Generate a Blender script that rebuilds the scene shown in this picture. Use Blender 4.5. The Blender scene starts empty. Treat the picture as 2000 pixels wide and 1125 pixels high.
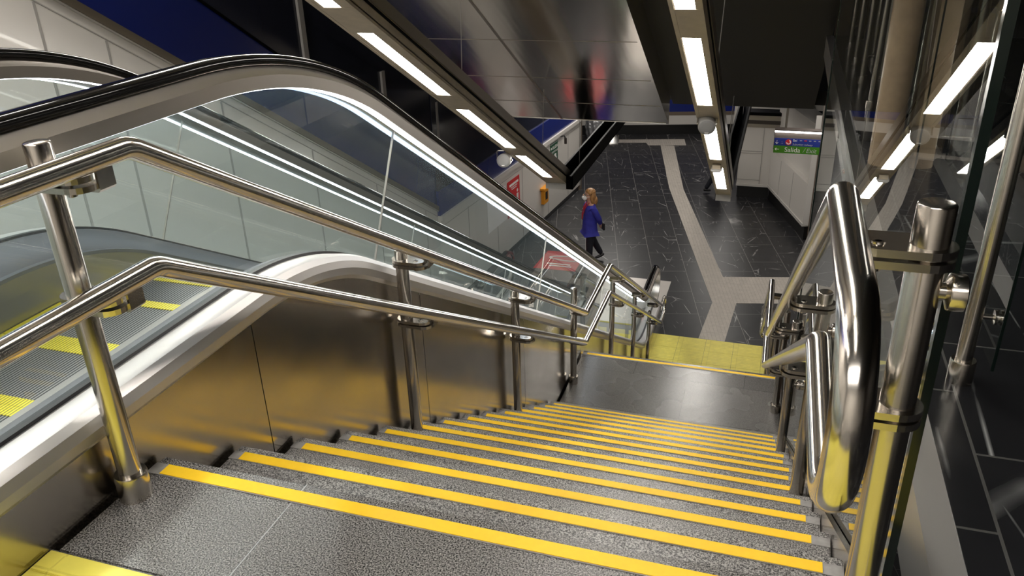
import bpy, bmesh, math, random
from mathutils import Vector, Matrix
random.seed(7)
S = bpy.context.scene
COL = S.collection
PI = math.pi
T, R = 0.30, 0.17488            # tread and riser of the stairs
ZL, ZF = -14 * R, -28 * R       # landing and lower hall levels
Y2 = 5.06                       # first nosing of the lower flight
LIP = .032                      # tread edge beyond the tape
W0, W1 = -0.04, 1.722           # stair width

# ------------------------------------------------------------------ materials
def nmat(name):
    m = bpy.data.materials.new(name); m.use_nodes = True
    nt = m.node_tree; nt.nodes.clear()
    out = nt.nodes.new('ShaderNodeOutputMaterial')
    return m, nt, out

def setin(node, key, v):
    if key in node.inputs: node.inputs[key].default_value = v

def pbr(name, col, rough=.5, metal=0., noise=0., nscale=8., bump=0., bscale=60., stretch=None, coat=0., spec=.5, rvar=0.):
    m, nt, out = nmat(name)
    b = nt.nodes.new('ShaderNodeBsdfPrincipled')
    setin(b, 'Base Color', (*col, 1)); setin(b, 'Roughness', rough); setin(b, 'Metallic', metal)
    setin(b, 'Coat Weight', coat); setin(b, 'Specular IOR Level', spec)
    nt.links.new(b.outputs[0], out.inputs[0])
    if noise or bump or rvar:
        tc = nt.nodes.new('ShaderNodeTexCoord'); mp = nt.nodes.new('ShaderNodeMapping')
        nt.links.new(tc.outputs['Object'], mp.inputs[0])
        if stretch: mp.inputs['Scale'].default_value = stretch
    if noise or rvar:
        n = nt.nodes.new('ShaderNodeTexNoise'); n.inputs['Scale'].default_value = nscale; n.inputs['Detail'].default_value = 5
        nt.links.new(mp.outputs[0], n.inputs[0])
    if noise:
        r = nt.nodes.new('ShaderNodeValToRGB')
        a = [max(0, c * (1 - noise)) for c in col]; c2 = [min(1, c * (1 + noise)) for c in col]
        r.color_ramp.elements[0].position = .3; r.color_ramp.elements[0].color = (*a, 1)
        r.color_ramp.elements[1].position = .7; r.color_ramp.elements[1].color = (*c2, 1)
        nt.links.new(n.outputs['Fac'], r.inputs[0]); nt.links.new(r.outputs[0], b.inputs['Base Color'])
    if rvar:
        mr = nt.nodes.new('ShaderNodeMapRange')
        mr.inputs['From Min'].default_value = .3; mr.inputs['From Max'].default_value = .7
        mr.inputs['To Min'].default_value = rough - rvar; mr.inputs['To Max'].default_value = rough + rvar
        nt.links.new(n.outputs['Fac'], mr.inputs[0]); nt.links.new(mr.outputs[0], b.inputs['Roughness'])
    if bump:
        n2 = nt.nodes.new('ShaderNodeTexNoise'); n2.inputs['Scale'].default_value = bscale; n2.inputs['Detail'].default_value = 3
        nt.links.new(mp.outputs[0], n2.inputs[0])
        bp = nt.nodes.new('ShaderNodeBump'); bp.inputs['Strength'].default_value = bump; bp.inputs['Distance'].default_value = .02
        nt.links.new(n2.outputs['Fac'], bp.inputs['Height']); nt.links.new(bp.outputs[0], b.inputs['Normal'])
    return m

def emit(name, col, strength):
    m, nt, out = nmat(name)
    e = nt.nodes.new('ShaderNodeEmission'); e.inputs[0].default_value = (*col, 1); e.inputs[1].default_value = strength
    nt.links.new(e.outputs[0], out.inputs[0]); return m

def glass(name, tint, base=.06, haze=0.):
    """thin sheet glass: tinted see-through plus a facing-angle mirror"""
    m, nt, out = nmat(name)
    L = nt.links.new
    geo = nt.nodes.new('ShaderNodeNewGeometry')
    dot = nt.nodes.new('ShaderNodeVectorMath'); dot.operation = 'DOT_PRODUCT'
    L(geo.outputs['Normal'], dot.inputs[0]); L(geo.outputs['Incoming'], dot.inputs[1])
    ab = nt.nodes.new('ShaderNodeMath'); ab.operation = 'ABSOLUTE'; L(dot.outputs['Value'], ab.inputs[0])
    om = nt.nodes.new('ShaderNodeMath'); om.operation = 'SUBTRACT'; om.inputs[0].default_value = 1; L(ab.outputs[0], om.inputs[1])
    pw = nt.nodes.new('ShaderNodeMath'); pw.operation = 'POWER'; pw.inputs[1].default_value = 5; L(om.outputs[0], pw.inputs[0])
    mu = nt.nodes.new('ShaderNodeMath'); mu.operation = 'MULTIPLY_ADD'; mu.inputs[1].default_value = 1 - base; mu.inputs[2].default_value = base
    L(pw.outputs[0], mu.inputs[0])
    tr = nt.nodes.new('ShaderNodeBsdfTransparent'); tr.inputs[0].default_value = (*tint, 1)
    gl = nt.nodes.new('ShaderNodeBsdfGlossy'); gl.inputs['Roughness'].default_value = 0.005; gl.inputs[0].default_value = (.95, .97, .97, 1)
    mx = nt.nodes.new('ShaderNodeMixShader'); L(mu.outputs[0], mx.inputs[0]); L(tr.outputs[0], mx.inputs[1]); L(gl.outputs[0], mx.inputs[2])
    last = mx
    if haze:
        df = nt.nodes.new('ShaderNodeBsdfDiffuse'); df.inputs[0].default_value = (.62, .80, .84, 1)
        m2 = nt.nodes.new('ShaderNodeMixShader'); m2.inputs[0].default_value = haze
        L(mx.outputs[0], m2.inputs[1]); L(df.outputs[0], m2.inputs[2]); last = m2
    L(last.outputs[0], out.inputs[0]); return m

def granite(name, dark, light, rough, joints=None, spread=.28):
    m, nt, out = nmat(name); L = nt.links.new
    tc = nt.nodes.new('ShaderNodeTexCoord')
    n = nt.nodes.new('ShaderNodeTexNoise'); n.inputs['Scale'].default_value = 260; n.inputs['Detail'].default_value = 4; n.inputs['Roughness'].default_value = .7
    L(tc.outputs['Object'], n.inputs[0])
    r = nt.nodes.new('ShaderNodeValToRGB'); e = r.color_ramp.elements
    e[0].position = .42; e[0].color = (*dark, 1); e[1].position = .42 + spread; e[1].color = (*light, 1)
    L(n.outputs['Fac'], r.inputs[0])
    n2 = nt.nodes.new('ShaderNodeTexNoise'); n2.inputs['Scale'].default_value = 3; L(tc.outputs['Object'], n2.inputs[0])
    mr = nt.nodes.new('ShaderNodeMapRange'); mr.inputs['From Min'].default_value = .3; mr.inputs['From Max'].default_value = .7
    mr.inputs['To Min'].default_value = rough - .015; mr.inputs['To Max'].default_value = rough + .02; L(n2.outputs['Fac'], mr.inputs[0])
    b = nt.nodes.new('ShaderNodeBsdfPrincipled'); L(mr.outputs[0], b.inputs['Roughness'])
    col = r.outputs[0]
    if joints:
        br = nt.nodes.new('ShaderNodeTexBrick'); br.inputs['Scale'].default_value = 1
        br.inputs['Brick Width'].default_value = joints[0]; br.inputs['Row Height'].default_value = joints[1]
        br.inputs['Mortar Size'].default_value = .0022; br.inputs['Mortar Smooth'].default_value = 0
        br.inputs['Color1'].default_value = (.82, .82, .82, 1); br.inputs['Color2'].default_value = (1.1, 1.1, 1.1, 1); br.inputs['Mortar'].default_value = (.35, .35, .35, 1)
        L(tc.outputs['Object'], br.inputs[0])
        mm = nt.nodes.new('ShaderNodeMix'); mm.data_type = 'RGBA'; mm.blend_type = 'MULTIPLY'; mm.inputs[0].default_value = 1
        L(col, mm.inputs[6]); L(br.outputs['Color'], mm.inputs[7]); col = mm.outputs[2]
    L(col, b.inputs['Base Color'])
    bp = nt.nodes.new('ShaderNodeBump'); bp.inputs['Strength'].default_value = .12; bp.inputs['Distance'].default_value = .004
    L(n.outputs['Fac'], bp.inputs['Height']); L(bp.outputs[0], b.inputs['Normal'])
    L(b.outputs[0], out.inputs[0]); return m

def marble(name, base, vein, rot, bw, bh, mortar, rough=.22, shift=0.):
    """polished black tiles with pale veins and thin joints"""
    m, nt, out = nmat(name); L = nt.links.new
    tc = nt.nodes.new('ShaderNodeTexCoord'); mp = nt.nodes.new('ShaderNodeMapping'); mp.inputs['Rotation'].default_value = (0, 0, rot); mp.inputs['Location'].default_value = (0, shift, 0)
    L(tc.outputs['Object'], mp.inputs[0])
    br = nt.nodes.new('ShaderNodeTexBrick'); br.inputs['Scale'].default_value = 1
    br.inputs['Brick Width'].default_value = bw; br.inputs['Row Height'].default_value = bh
    br.inputs['Mortar Size'].default_value = .004; br.inputs['Mortar Smooth'].default_value = 0; br.inputs['Bias'].default_value = 0
    br.inputs['Color1'].default_value = (0, 0, 0, 1); br.inputs['Color2'].default_value = (1, 1, 1, 1); br.inputs['Mortar'].default_value = (.5, .5, .5, 1)
    L(mp.outputs[0], br.inputs[0])
    # veins: each tile shifts the noise so veins break at the joints
    ad = nt.nodes.new('ShaderNodeVectorMath'); ad.operation = 'MULTIPLY_ADD'; ad.inputs[1].default_value = (9, 5, 3)
    L(br.outputs['Color'], ad.inputs[0]); L(mp.outputs[0], ad.inputs[2])
    vs = []
    for sc, rz, wd in (((.55, 1.5, 1), .55, .010), ((.8, 2.4, 1), .15, .007)):
        mp2 = nt.nodes.new('ShaderNodeMapping'); mp2.inputs['Scale'].default_value = sc; mp2.inputs['Rotation'].default_value = (0, 0, rz); L(ad.outputs[0], mp2.inputs[0])
        vo = nt.nodes.new('ShaderNodeTexVoronoi'); vo.feature = 'DISTANCE_TO_EDGE'; vo.inputs['Scale'].default_value = 1.0; L(mp2.outputs[0], vo.inputs[0])
        r = nt.nodes.new('ShaderNodeValToRGB'); e = r.color_ramp.elements
        e[0].position = 0; e[0].color = (1, 1, 1, 1); e[1].position = wd; e[1].color = (0, 0, 0, 1); L(vo.outputs['Distance'], r.inputs[0])
        n3 = nt.nodes.new('ShaderNodeTexNoise'); n3.inputs['Scale'].default_value = 2.1 * sc[1]; L(ad.outputs[0], n3.inputs[0])
        r3 = nt.nodes.new('ShaderNodeValToRGB'); r3.color_ramp.elements[0].position = .50; r3.color_ramp.elements[1].position = .68; L(n3.outputs['Fac'], r3.inputs[0])
        v1 = nt.nodes.new('ShaderNodeMath'); v1.operation = 'MULTIPLY'; L(r.outputs[0], v1.inputs[0]); L(r3.outputs[0], v1.inputs[1]); vs.append(v1)
    vm = nt.nodes.new('ShaderNodeMath'); vm.operation = 'MAXIMUM'; L(vs[0].outputs[0], vm.inputs[0]); L(vs[1].outputs[0], vm.inputs[1])
    n4 = nt.nodes.new('ShaderNodeTexNoise'); n4.inputs['Scale'].default_value = 5; n4.inputs['Detail'].default_value = 6; L(mp.outputs[0], n4.inputs[0])
    r4 = nt.nodes.new('ShaderNodeValToRGB'); r4.color_ramp.elements[0].color = (*[c * .55 for c in base], 1); r4.color_ramp.elements[1].color = (*[c * 1.5 for c in base], 1)
    L(n4.outputs['Fac'], r4.inputs[0])
    mx = nt.nodes.new('ShaderNodeMix'); mx.data_type = 'RGBA'; L(vm.outputs[0], mx.inputs[0]); L(r4.outputs[0], mx.inputs[6]); mx.inputs[7].default_value = (*vein, 1)
    mj = nt.nodes.new('ShaderNodeMix'); mj.data_type = 'RGBA'; L(br.outputs['Fac'], mj.inputs[0]); L(mx.outputs[2], mj.inputs[6]); mj.inputs[7].default_value = (*mortar, 1)
    b = nt.nodes.new('ShaderNodeBsdfPrincipled'); b.inputs['Roughness'].default_value = rough; L(mj.outputs[2], b.inputs['Base Color'])
    L(b.outputs[0], out.inputs[0]); return m

def tactile(name, col, line, rot, pitch, tile, rough=.45):
    """ribbed guidance tile: grooves every pitch, joints every tile"""
    m, nt, out = nmat(name); L = nt.links.new
    tc = nt.nodes.new('ShaderNodeTexCoord'); mp = nt.nodes.new('ShaderNodeMapping'); mp.inputs['Rotation'].default_value = (0, 0, rot)
    L(tc.outputs['Object'], mp.inputs[0])
    br = nt.nodes.new('ShaderNodeTexBrick'); br.inputs['Scale'].default_value = 1; br.offset = 0
    br.inputs['Brick Width'].default_value = tile; br.inputs['Row Height'].default_value = pitch
    br.inputs['Mortar Size'].default_value = .003; br.inputs['Mortar Smooth'].default_value = .3
    v = [min(1, c * 1.06) for c in col]
    br.inputs['Color1'].default_value = (*col, 1); br.inputs['Color2'].default_value = (*v, 1); br.inputs['Mortar'].default_value = (*line, 1)
    L(mp.outputs[0], br.inputs[0])
    n = nt.nodes.new('ShaderNodeTexNoise'); n.inputs['Scale'].default_value = 14; n.inputs['Detail'].default_value = 5; L(tc.outputs['Object'], n.inputs[0])
    mr = nt.nodes.new('ShaderNodeMapRange'); mr.inputs['To Min'].default_value = .8; mr.inputs['To Max'].default_value = 1.15; L(n.outputs['Fac'], mr.inputs[0])
    mm = nt.nodes.new('ShaderNodeMix'); mm.data_type = 'RGBA'; mm.blend_type = 'MULTIPLY'; mm.inputs[0].default_value = 1
    L(br.outputs['Color'], mm.inputs[6]); L(mr.outputs[0], mm.inputs[7])
    b = nt.nodes.new('ShaderNodeBsdfPrincipled'); b.inputs['Roughness'].default_value = rough; L(mm.outputs[2], b.inputs['Base Color'])
    bp = nt.nodes.new('ShaderNodeBump'); bp.invert = True; bp.inputs['Strength'].default_value = .5; bp.inputs['Distance'].default_value = .004
    L(br.outputs['Fac'], bp.inputs['Height']); L(bp.outputs[0], b.inputs['Normal'])
    L(b.outputs[0], out.inputs[0]); return m

def grooved(name, c0, c1, pitch, metal, rough):
    """fine ribs running along Y"""
    m, nt, out = nmat(name); L = nt.links.new
    tc = nt.nodes.new('ShaderNodeTexCoord'); sx = nt.nodes.new('ShaderNodeSeparateXYZ'); L(tc.outputs['Object'], sx.inputs[0])
    mu = nt.nodes.new('ShaderNodeMath'); mu.operation = 'MULTIPLY'; mu.inputs[1].default_value = 1 / pitch; L(sx.outputs[0], mu.inputs[0])
    fr = nt.nodes.new('ShaderNodeMath'); fr.operation = 'FRACT'; L(mu.outputs[0], fr.inputs[0])
    gt = nt.nodes.new('ShaderNodeMath'); gt.operation = 'GREATER_THAN'; gt.inputs[1].default_value = .5; L(fr.outputs[0], gt.inputs[0])
    mx = nt.nodes.new('ShaderNodeMix'); mx.data_type = 'RGBA'; L(gt.outputs[0], mx.inputs[0]); mx.inputs[6].default_value = (*c0, 1); mx.inputs[7].default_value = (*c1, 1)
    b = nt.nodes.new('ShaderNodeBsdfPrincipled'); b.inputs['Roughness'].default_value = rough; b.inputs['Metallic'].default_value = metal
    L(mx.outputs[2], b.inputs['Base Color']); L(b.outputs[0], out.inputs[0]); return m

M = {
 'tube': pbr('polished_steel_tube', (.66, .62, .57), .16, 1.),
 'tube_dark': pbr('brushed_steel_post', (.56, .52, .47), .2, 1.),
 'clad': pbr('brushed_steel_cladding', (.50, .46, .41), .2, 1., rvar=.06, nscale=3, bump=.02, bscale=2.2),
 'deck': pbr('satin_steel_deck', (.60, .575, .56), .42, .75),
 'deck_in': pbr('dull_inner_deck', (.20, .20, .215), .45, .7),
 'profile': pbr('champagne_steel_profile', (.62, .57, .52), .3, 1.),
 'profile_shaded': pbr('shaded_steel_profile', (.17, .15, .13), .35, .9),  # same steel profile on the left rail, its shade put into the colour
 'soffit': pbr('rippled_steel_soffit', (.84, .81, .77), .15, 1., rvar=.03, nscale=2, bump=.22, bscale=1.1, stretch=(1.9, .22, .22)),
 'rubber': pbr('black_rubber', (.006, .0056, .0056), .10, 0., spec=.22),
 'gasket': pbr('dark_gasket', (.02, .02, .022), .4),
 'granite': granite('speckled_granite', (.010, .010, .011), (.50, .48, .46), .34, spread=.21),
 'granite_top': granite('speckled_granite_top', (.010, .010, .011), (.36, .345, .33), .25, None, .20),
 'granite_land': granite('honed_granite', (.075, .072, .069), (.33, .315, .30), .27, (.95, .6), .4),
 'nosing': pbr('grey_nosing', (.30, .29, .28), .5, noise=.15, nscale=40),
 'tape': pbr('yellow_tape', (1.0, .61, .010), .55, noise=.03, nscale=60),
 'tact_top': tactile('yellow_tactile_top', (.78, .68, .11), (.70, .60, .09), 0, .1, .42),
 'tact_low': tactile('yellow_tactile_low', (.74, .64, .12), (.60, .51, .09), 0, .045, .42),
 'guide': tactile('beige_guidance', (.43, .39, .345), (.33, .30, .26), -math.radians(103), .06, .62, .6),
 'floor': marble('black_marble_tile', (.019, .019, .021), (.45, .44, .43), -math.radians(103.5), .88, .62, (.19, .18, .17), .36),
 'gallery': marble('black_marble_gallery', (.016, .016, .018), (.38, .38, .38), math.radians(90), .62, .62, (.09, .088, .085), .2, -.17),
 'white': pbr('white_enamel_panel', (.60, .575, .54), .24, coat=.2),
 'white2': pbr('white_wall_paint', (.60, .57, .53), .4),
 'joint': pbr('dark_joint', (.32, .305, .285), .6),
 'trim': pbr('bronze_trim', (.19, .16, .12), .38, .6),
 'blue': pbr('blue_enamel_band', (.012, .022, .155), .22, coat=.3),
 'darkglass': pbr('dark_glazing', (.020, .022, .036), .14),
 'mullion': pbr('grey_mullion', (.38, .36, .34), .45),
 'black': pbr('matt_black_ceiling', (.030, .028, .026), .6),
 'blackbeam': pbr('black_channel', (.002, .002, .002), .6, spec=.05),
 'beamrim': pbr('channel_rim', (.018, .018, .017), .5, 0.),
 'fixture': pbr('beige_fixture_housing', (.50, .43, .33), .4, .2, noise=.08, nscale=12),
 'fixside': pbr('aluminium_fixture_side', (.36, .33, .29), .3, .8),
 'plinth': pbr('black_plinth', (.010, .010, .010), .35),
 'dark': pbr('dark_fascia', (.035, .027, .021), .4),
 'brown': pbr('brown_return', (.15, .115, .085), .45),
 'tan': pbr('tan_column_coat', (.62, .44, .29), .3, noise=.12, nscale=20, coat=.3),
 'speaker': pbr('grey_speaker_shell', (.40, .395, .385), .45),
 'grille': pbr('grey_speaker_grille', (.26, .26, .26), .6),
 'plate': pbr('floor_landing_plate', (.66, .62, .58), .38, .55),
 'glass_esc': glass('escalator_glass', (.88, .965, .97), .055, .045),
 'glass_side': glass('balustrade_glass', (.90, .93, .92), .085),
 'glass_gal': glass('gallery_glass', (.86, .90, .89), .05),
 'glass_edge': pbr('dark_green_glass_edge', (.004, .010, .008), .12),
 'led': emit('escalator_led', (.90, .95, 1.0), 6),
 'led_blue': emit('escalator_led_behind_glass', (.50, .68, 1.0), 1.35),
 'lamp': emit('lamp_diffuser', (1.0, .95, .87), 34),
 'lamp_hall': emit('hall_lamp_diffuser', (1.0, .95, .87), 11),
 'tube_lamp': emit('sign_tube_lamp', (1., .97, .92), 9),
 'step': grooved('ribbed_step', (.035, .035, .035), (.40, .39, .37), .0125, .6, .35),
 'step_yellow': grooved('ribbed_step_yellow', (.30, .26, .02), (.85, .72, .02), .0125, 0, .45),
 'yellow': pbr('yellow_edge_paint', (.70, .60, .02), .5, noise=.12, nscale=20),
 'skirt': pbr('skirt_steel', (.36, .34, .31), .32, .9),
 'blue_sticker': pbr('blue_sticker', (.12, .13, .45), .4),
 'red': pbr('red_sticker', (.55, .025, .028), .45),
 'pale': pbr('white_print', (.80, .78, .76), .5),
 'palegrey': pbr('grey_print', (.40, .40, .41), .5),
 'ink': pbr('black_print', (.02, .02, .02), .5),
 'sign_blue': pbr('blue_sign_face', (.018, .035, .24), .4),
 'sign_green': pbr('green_sign_face', (.055, .21, .012), .4),
 'sign_grey': pbr('grey_sign_box', (.12, .10, .09), .4),
 'exit_green': pbr('dark_green_plate', (.012, .07, .035), .4),
 'orange': pbr('orange_box', (.75, .30, .01), .45),
 'skin': pbr('skin', (.60, .34, .24), .5),
 'hair': pbr('blonde_brown_hair', (.34, .17, .06), .4, noise=.5, nscale=25, stretch=(3, 3, .4)),
 'jacket': pbr('royal_blue_jacket', (.035, .038, .36), .7, noise=.15, nscale=12),
 'trousers': pbr('navy_trousers', (.006, .007, .014), .8),
 'shoe': pbr('black_shoe', (.008, .008, .009), .4),
 'mask': pbr('white_mask', (.85, .84, .83), .7),
 'lanyard': pbr('red_lanyard', (.45, .02, .05), .6),
 'darkcoat': pbr('dark_coat', (.02, .019, .02), .8),
 'bag': pbr('clear_plastic_bag', (.42, .42, .43), .12, .5, bump=1., bscale=16),
 'green_led': emit('green_led', (.02, 1, .15), 3), 'red_led': emit('red_led', (1, .04, .08), 3),
}

# ------------------------------------------------------------------ mesh helpers
def new_bm(): return bmesh.new()

def add_box(bm, x0, x1, y0, y1, z0, z1, bev=0.):
    vs = [bm.verts.new((x, y, z)) for x in (x0, x1) for y in (y0, y1) for z in (z0, z1)]
    f = []
    for q in ((0, 1, 3, 2), (4, 6, 7, 5), (0, 4, 5, 1), (2, 3, 7, 6), (0, 2, 6, 4), (1, 5, 7, 3)):
        f.append(bm.faces.new([vs[i] for i in q]))
    if bev:
        es = list({e for v in vs for e in v.link_edges})
        bmesh.ops.bevel(bm, geom=es, offset=bev, segments=2, affect='EDGES')

def add_prism(bm, pts, d):
    """closed polygon pts (3D) extruded by vector d"""
    d = Vector(d)
    a = [bm.verts.new(Vector(p)) for p in pts]; b = [bm.verts.new(Vector(p) + d) for p in pts]
    n = len(a)
    bm.faces.new(a[::-1]); bm.faces.new(b)
    for i in range(n): bm.faces.new((a[i], a[(i + 1) % n], b[(i + 1) % n], b[i]))

def add_quad(bm, pts): bm.faces.new([bm.verts.new(Vector(p)) for p in pts])

def fillet(pts, rad, seg=8):
    pts = [Vector(p) for p in pts]; out = [pts[0]]
    for i in range(1, len(pts) - 1):
        p, a, b = pts[i], pts[i - 1], pts[i + 1]
        u, v = (a - p).normalized(), (b - p).normalized()
        ang = u.angle(v)
        if ang > PI - .02: out.append(p); continue
        t = rad / math.tan(ang / 2); t = min(t, (a - p).length * .499, (b - p).length * .499)
        r = t * math.tan(ang / 2)
        c = p + (u + v).normalized() * (r / math.sin(ang / 2))
        s, e = p + u * t - c, p + v * t - c
        tot = s.angle(e); ax = s.cross(e).normalized()
        for k in range(seg + 1): out.append(c + Matrix.Rotation(tot * k / seg, 3, ax) @ s)
    out.append(pts[-1]); return out

def add_tube(bm, pts, r, n=16, cap=True):
    pts = [Vector(p) for p in pts]; m = len(pts); rings = []
    t0 = (pts[1] - pts[0]).normalized()
    up = Vector((1, 0, 0)) if abs(t0.x) < .9 else Vector((0, 0, 1))
    nrm = (up - t0 * up.dot(t0)).normalized()
    for i in range(m):
        t = ((pts[min(i + 1, m - 1)] - pts[i]).normalized() + (pts[i] - pts[max(i - 1, 0)]).normalized())
        t = t.normalized() if t.length > 1e-6 else t0
        nrm = (nrm - t * nrm.dot(t)).normalized(); b = t.cross(nrm)
        rr = r[i] if isinstance(r, (list, tuple)) else r
        rings.append([bm.verts.new(pts[i] + (nrm * math.cos(2 * PI * k / n) + b * math.sin(2 * PI * k / n)) * rr) for k in range(n)])
    for i in range(m - 1):
        for k in range(n): bm.faces.new((rings[i][k], rings[i][(k + 1) % n], rings[i + 1][(k + 1) % n], rings[i + 1][k]))
    if cap: bm.faces.new(rings[0][::-1]); bm.faces.new(rings[-1])

def add_cyl(bm, a, b, r, n=24, bev=0.):
    a, b = Vector(a), Vector(b)
    if bev:
        d = (b - a).normalized()
        add_tube(bm, [a, a + d * .0001, b - d * bev, b - d * bev * .3, b], [r, r, r, r - bev * .4, r - bev], n)
    else: add_tube(bm, [a, b], r, n)

def add_lathe(bm, o, ax, prof, n=28):
    """prof: (distance along ax, radius)"""
    o, ax = Vector(o), Vector(ax).normalized()
    add_tube(bm, [o + ax * d for d, _ in prof], [max(r, 1e-4) for _, r in prof], n)

def add_sweep(bm, pts, x0, prof, closed=True, cap=True):
    """pts: list of (y, z, ny, nz); prof: list of (dx, dn)"""
    rows = [[bm.verts.new((x0 + dx, y + ny * dn, z + nz * dn)) for dx, dn in prof] for y, z, ny, nz in pts]
    n = len(prof); rng = range(n) if closed else range(n - 1)
    for i in range(len(rows) - 1):
        for k in rng: bm.faces.new((rows[i][k], rows[i][(k + 1) % n], rows[i + 1][(k + 1) % n], rows[i + 1][k]))
    if closed and cap: bm.faces.new(rows[0][::-1]); bm.faces.new(rows[-1])

def add_ellipsoid(bm, c, r, rot=None, u=16, v=10):
    mt = Matrix.Translation(c) @ (rot.to_4x4() if rot else Matrix.Identity(4)) @ Matrix.Diagonal((*r, 1))
    bmesh.ops.create_uvsphere(bm, u_segments=u, v_segments=v, radius=1, matrix=mt)

def obj(name, bm, mat, parent=None, smooth=False, ang=35, label=None):
    bmesh.ops.recalc_face_normals(bm, faces=bm.faces)
    me = bpy.data.meshes.new(name); bm.to_mesh(me); bm.free()
    o = bpy.data.objects.new(name, me); COL.objects.link(o)
    me.materials.append(M[mat] if isinstance(mat, str) else mat)
    if smooth:
        for p in me.polygons: p.use_smooth = True
        try: me.set_sharp_from_angle(angle=math.radians(ang))
        except Exception: pass
    if parent: o.parent = parent
    if label: o['label'] = label
    return o

def thing(name, label, cat, loc=(0, 0, 0), group=None):
    o = bpy.data.objects.new(name, None); COL.objects.link(o); o.location = loc; o.empty_display_size = .1
    o['label'] = label; o['category'] = cat
    if group: o['group'] = group
    bpy.context.view_layer.update()
    return o

def tag(o, label, cat, group=None, kind=None):
    o['label'] = label; o['category'] = cat
    if group: o['group'] = group
    if kind: o['kind'] = kind
    return o

def struct(o, label=None):
    o['kind'] = 'structure'
    if label: o['label'] = label
    return o

def boxo(name, b, mat, parent=None, bev=0.):
    bm = new_bm(); add_box(bm, *b, bev=bev); return obj(name, bm, mat, parent)

def text_mesh(name, s, size, mat, parent, mtx, shear=0., extrude=.001, align='LEFT', space=1.):
    cu = bpy.data.curves.new(name, 'FONT'); cu.body = s; cu.size = size; cu.shear = shear; cu.extrude = extrude; cu.align_x = align; cu.space_character = space
    t = bpy.data.objects.new(name + '_tmp', cu); COL.objects.link(t)
    bpy.context.view_layer.update()
    me = bpy.data.meshes.new_from_object(t.evaluated_get(bpy.context.evaluated_depsgraph_get()))
    bpy.data.objects.remove(t); bpy.data.curves.remove(cu)
    me.transform(mtx); me.name = name
    o = bpy.data.objects.new(name, me); COL.objects.link(o); me.materials.clear(); me.materials.append(M[mat]); o.parent = parent
    return o

def basis(o, x, y):
    """matrix placing text: x axis along x, y axis along y"""
    x, y = Vector(x).normalized(), Vector(y).normalized(); z = x.cross(y)
    m = Matrix((x, y, z)).transposed().to_4x4(); m.translation = Vector(o); return m

def loc_bm(bm, p):      # shift mesh so it is written relative to a parent at p
    bmesh.ops.translate(bm, verts=bm.verts, vec=-Vector(p)); return bm

# ------------------------------------------------------------------ stairs
def flight(name, y0, z0, label, below):
    st = thing(name, label, 'stairs', (0, y0, z0))
    bm = new_bm()          # solid waist under the treads
    for k in range(1, 14):
        add_box(bm, W0, W1, (k - 1) * T + LIP - .012, k * T + LIP - .02, -k * R - .5, -k * R - .042)
    obj('riser_body', bm, 'granite', st)
    for k in range(1, 14):
        bm = new_bm()
        add_box(bm, W0, W1, (k - 1) * T - .01, k * T + LIP, -k * R - .04, -k * R, .004)
        s = obj('tread', bm, 'granite', st)
        tw = {1: .036, 2: .033, 3: .031}.get(k, .0285)
        bm = new_bm(); add_box(bm, W0 + .001, W1 - .001, k * T - tw - .002, k * T + .001, -k * R, -k * R + .0022)
        obj('nosing_strip', bm, 'nosing', s)
        a, b = random.uniform(-.012, .012), random.uniform(-.012, .012)
        bm = new_bm(); add_box(bm, .0 + a, 1.68 + b, k * T - tw, k * T, -k * R + .0022, -k * R + .004)
        obj('yellow_tape', bm, 'tape', s)
    return st
up = flight('staircase', 0, 0, 'upper stair flight of speckled granite steps with yellow edge tapes, nearest', ZL)
low = flight('staircase', Y2, ZL, 'lower stair flight hidden beyond the dark landing, going down to the hall floor', ZF)

# top landing: granite with the first yellow tape and the yellow tactile strip
struct(boxo('floor_top', (W0, 1.94, -.34, LIP, -.4, 0), 'granite_top', bev=.004))
bm = new_bm(); add_box(bm, -.06, 1.94, -6., -.34, -.4, -.001); struct(obj('floor_top_hall', bm, 'granite_land'))
for (y, z) in ((0, 0), (Y2, ZL)):
    bm = new_bm(); add_box(bm, W0, W1, y - .042, y + .001, z, z + .0022)
    t = obj('nosing_strip', bm, 'nosing'); tag(t, 'grey nosing strip with yellow tape on the %s edge' % ('top landing' if y == 0 else 'middle landing'), 'nosing')
    bm = new_bm(); add_box(bm, 0.0, 1.685, y - (.039 if y == 0 else .03), y, z + .0022, z + .004); obj('yellow_tape', bm, 'tape', t)
bm = new_bm()
for i in range(4):
    for j in range(5):
        x0 = -.052 + j * .42; y1 = -.345 - i * .42
        add_box(bm, x0, min(x0 + .417, 1.9), y1 - .417, y1, -.001, .004, .002)
        for k in range(4):
            add_box(bm, x0 + .004, min(x0 + .413, 1.89), y1 - .065 - k * .1, y1 - .03 - k * .1 + .02, .003, .008, .002)
tag(obj('tactile_paving', bm, 'tact_top'), 'worn yellow tactile paving at the head of the stairs', 'tactile paving')
bm = new_bm(); add_box(bm, .399, .402, -.34, LIP - .002, -.01, .0006); struct(obj('trim_22', bm, 'palegrey'))
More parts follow.
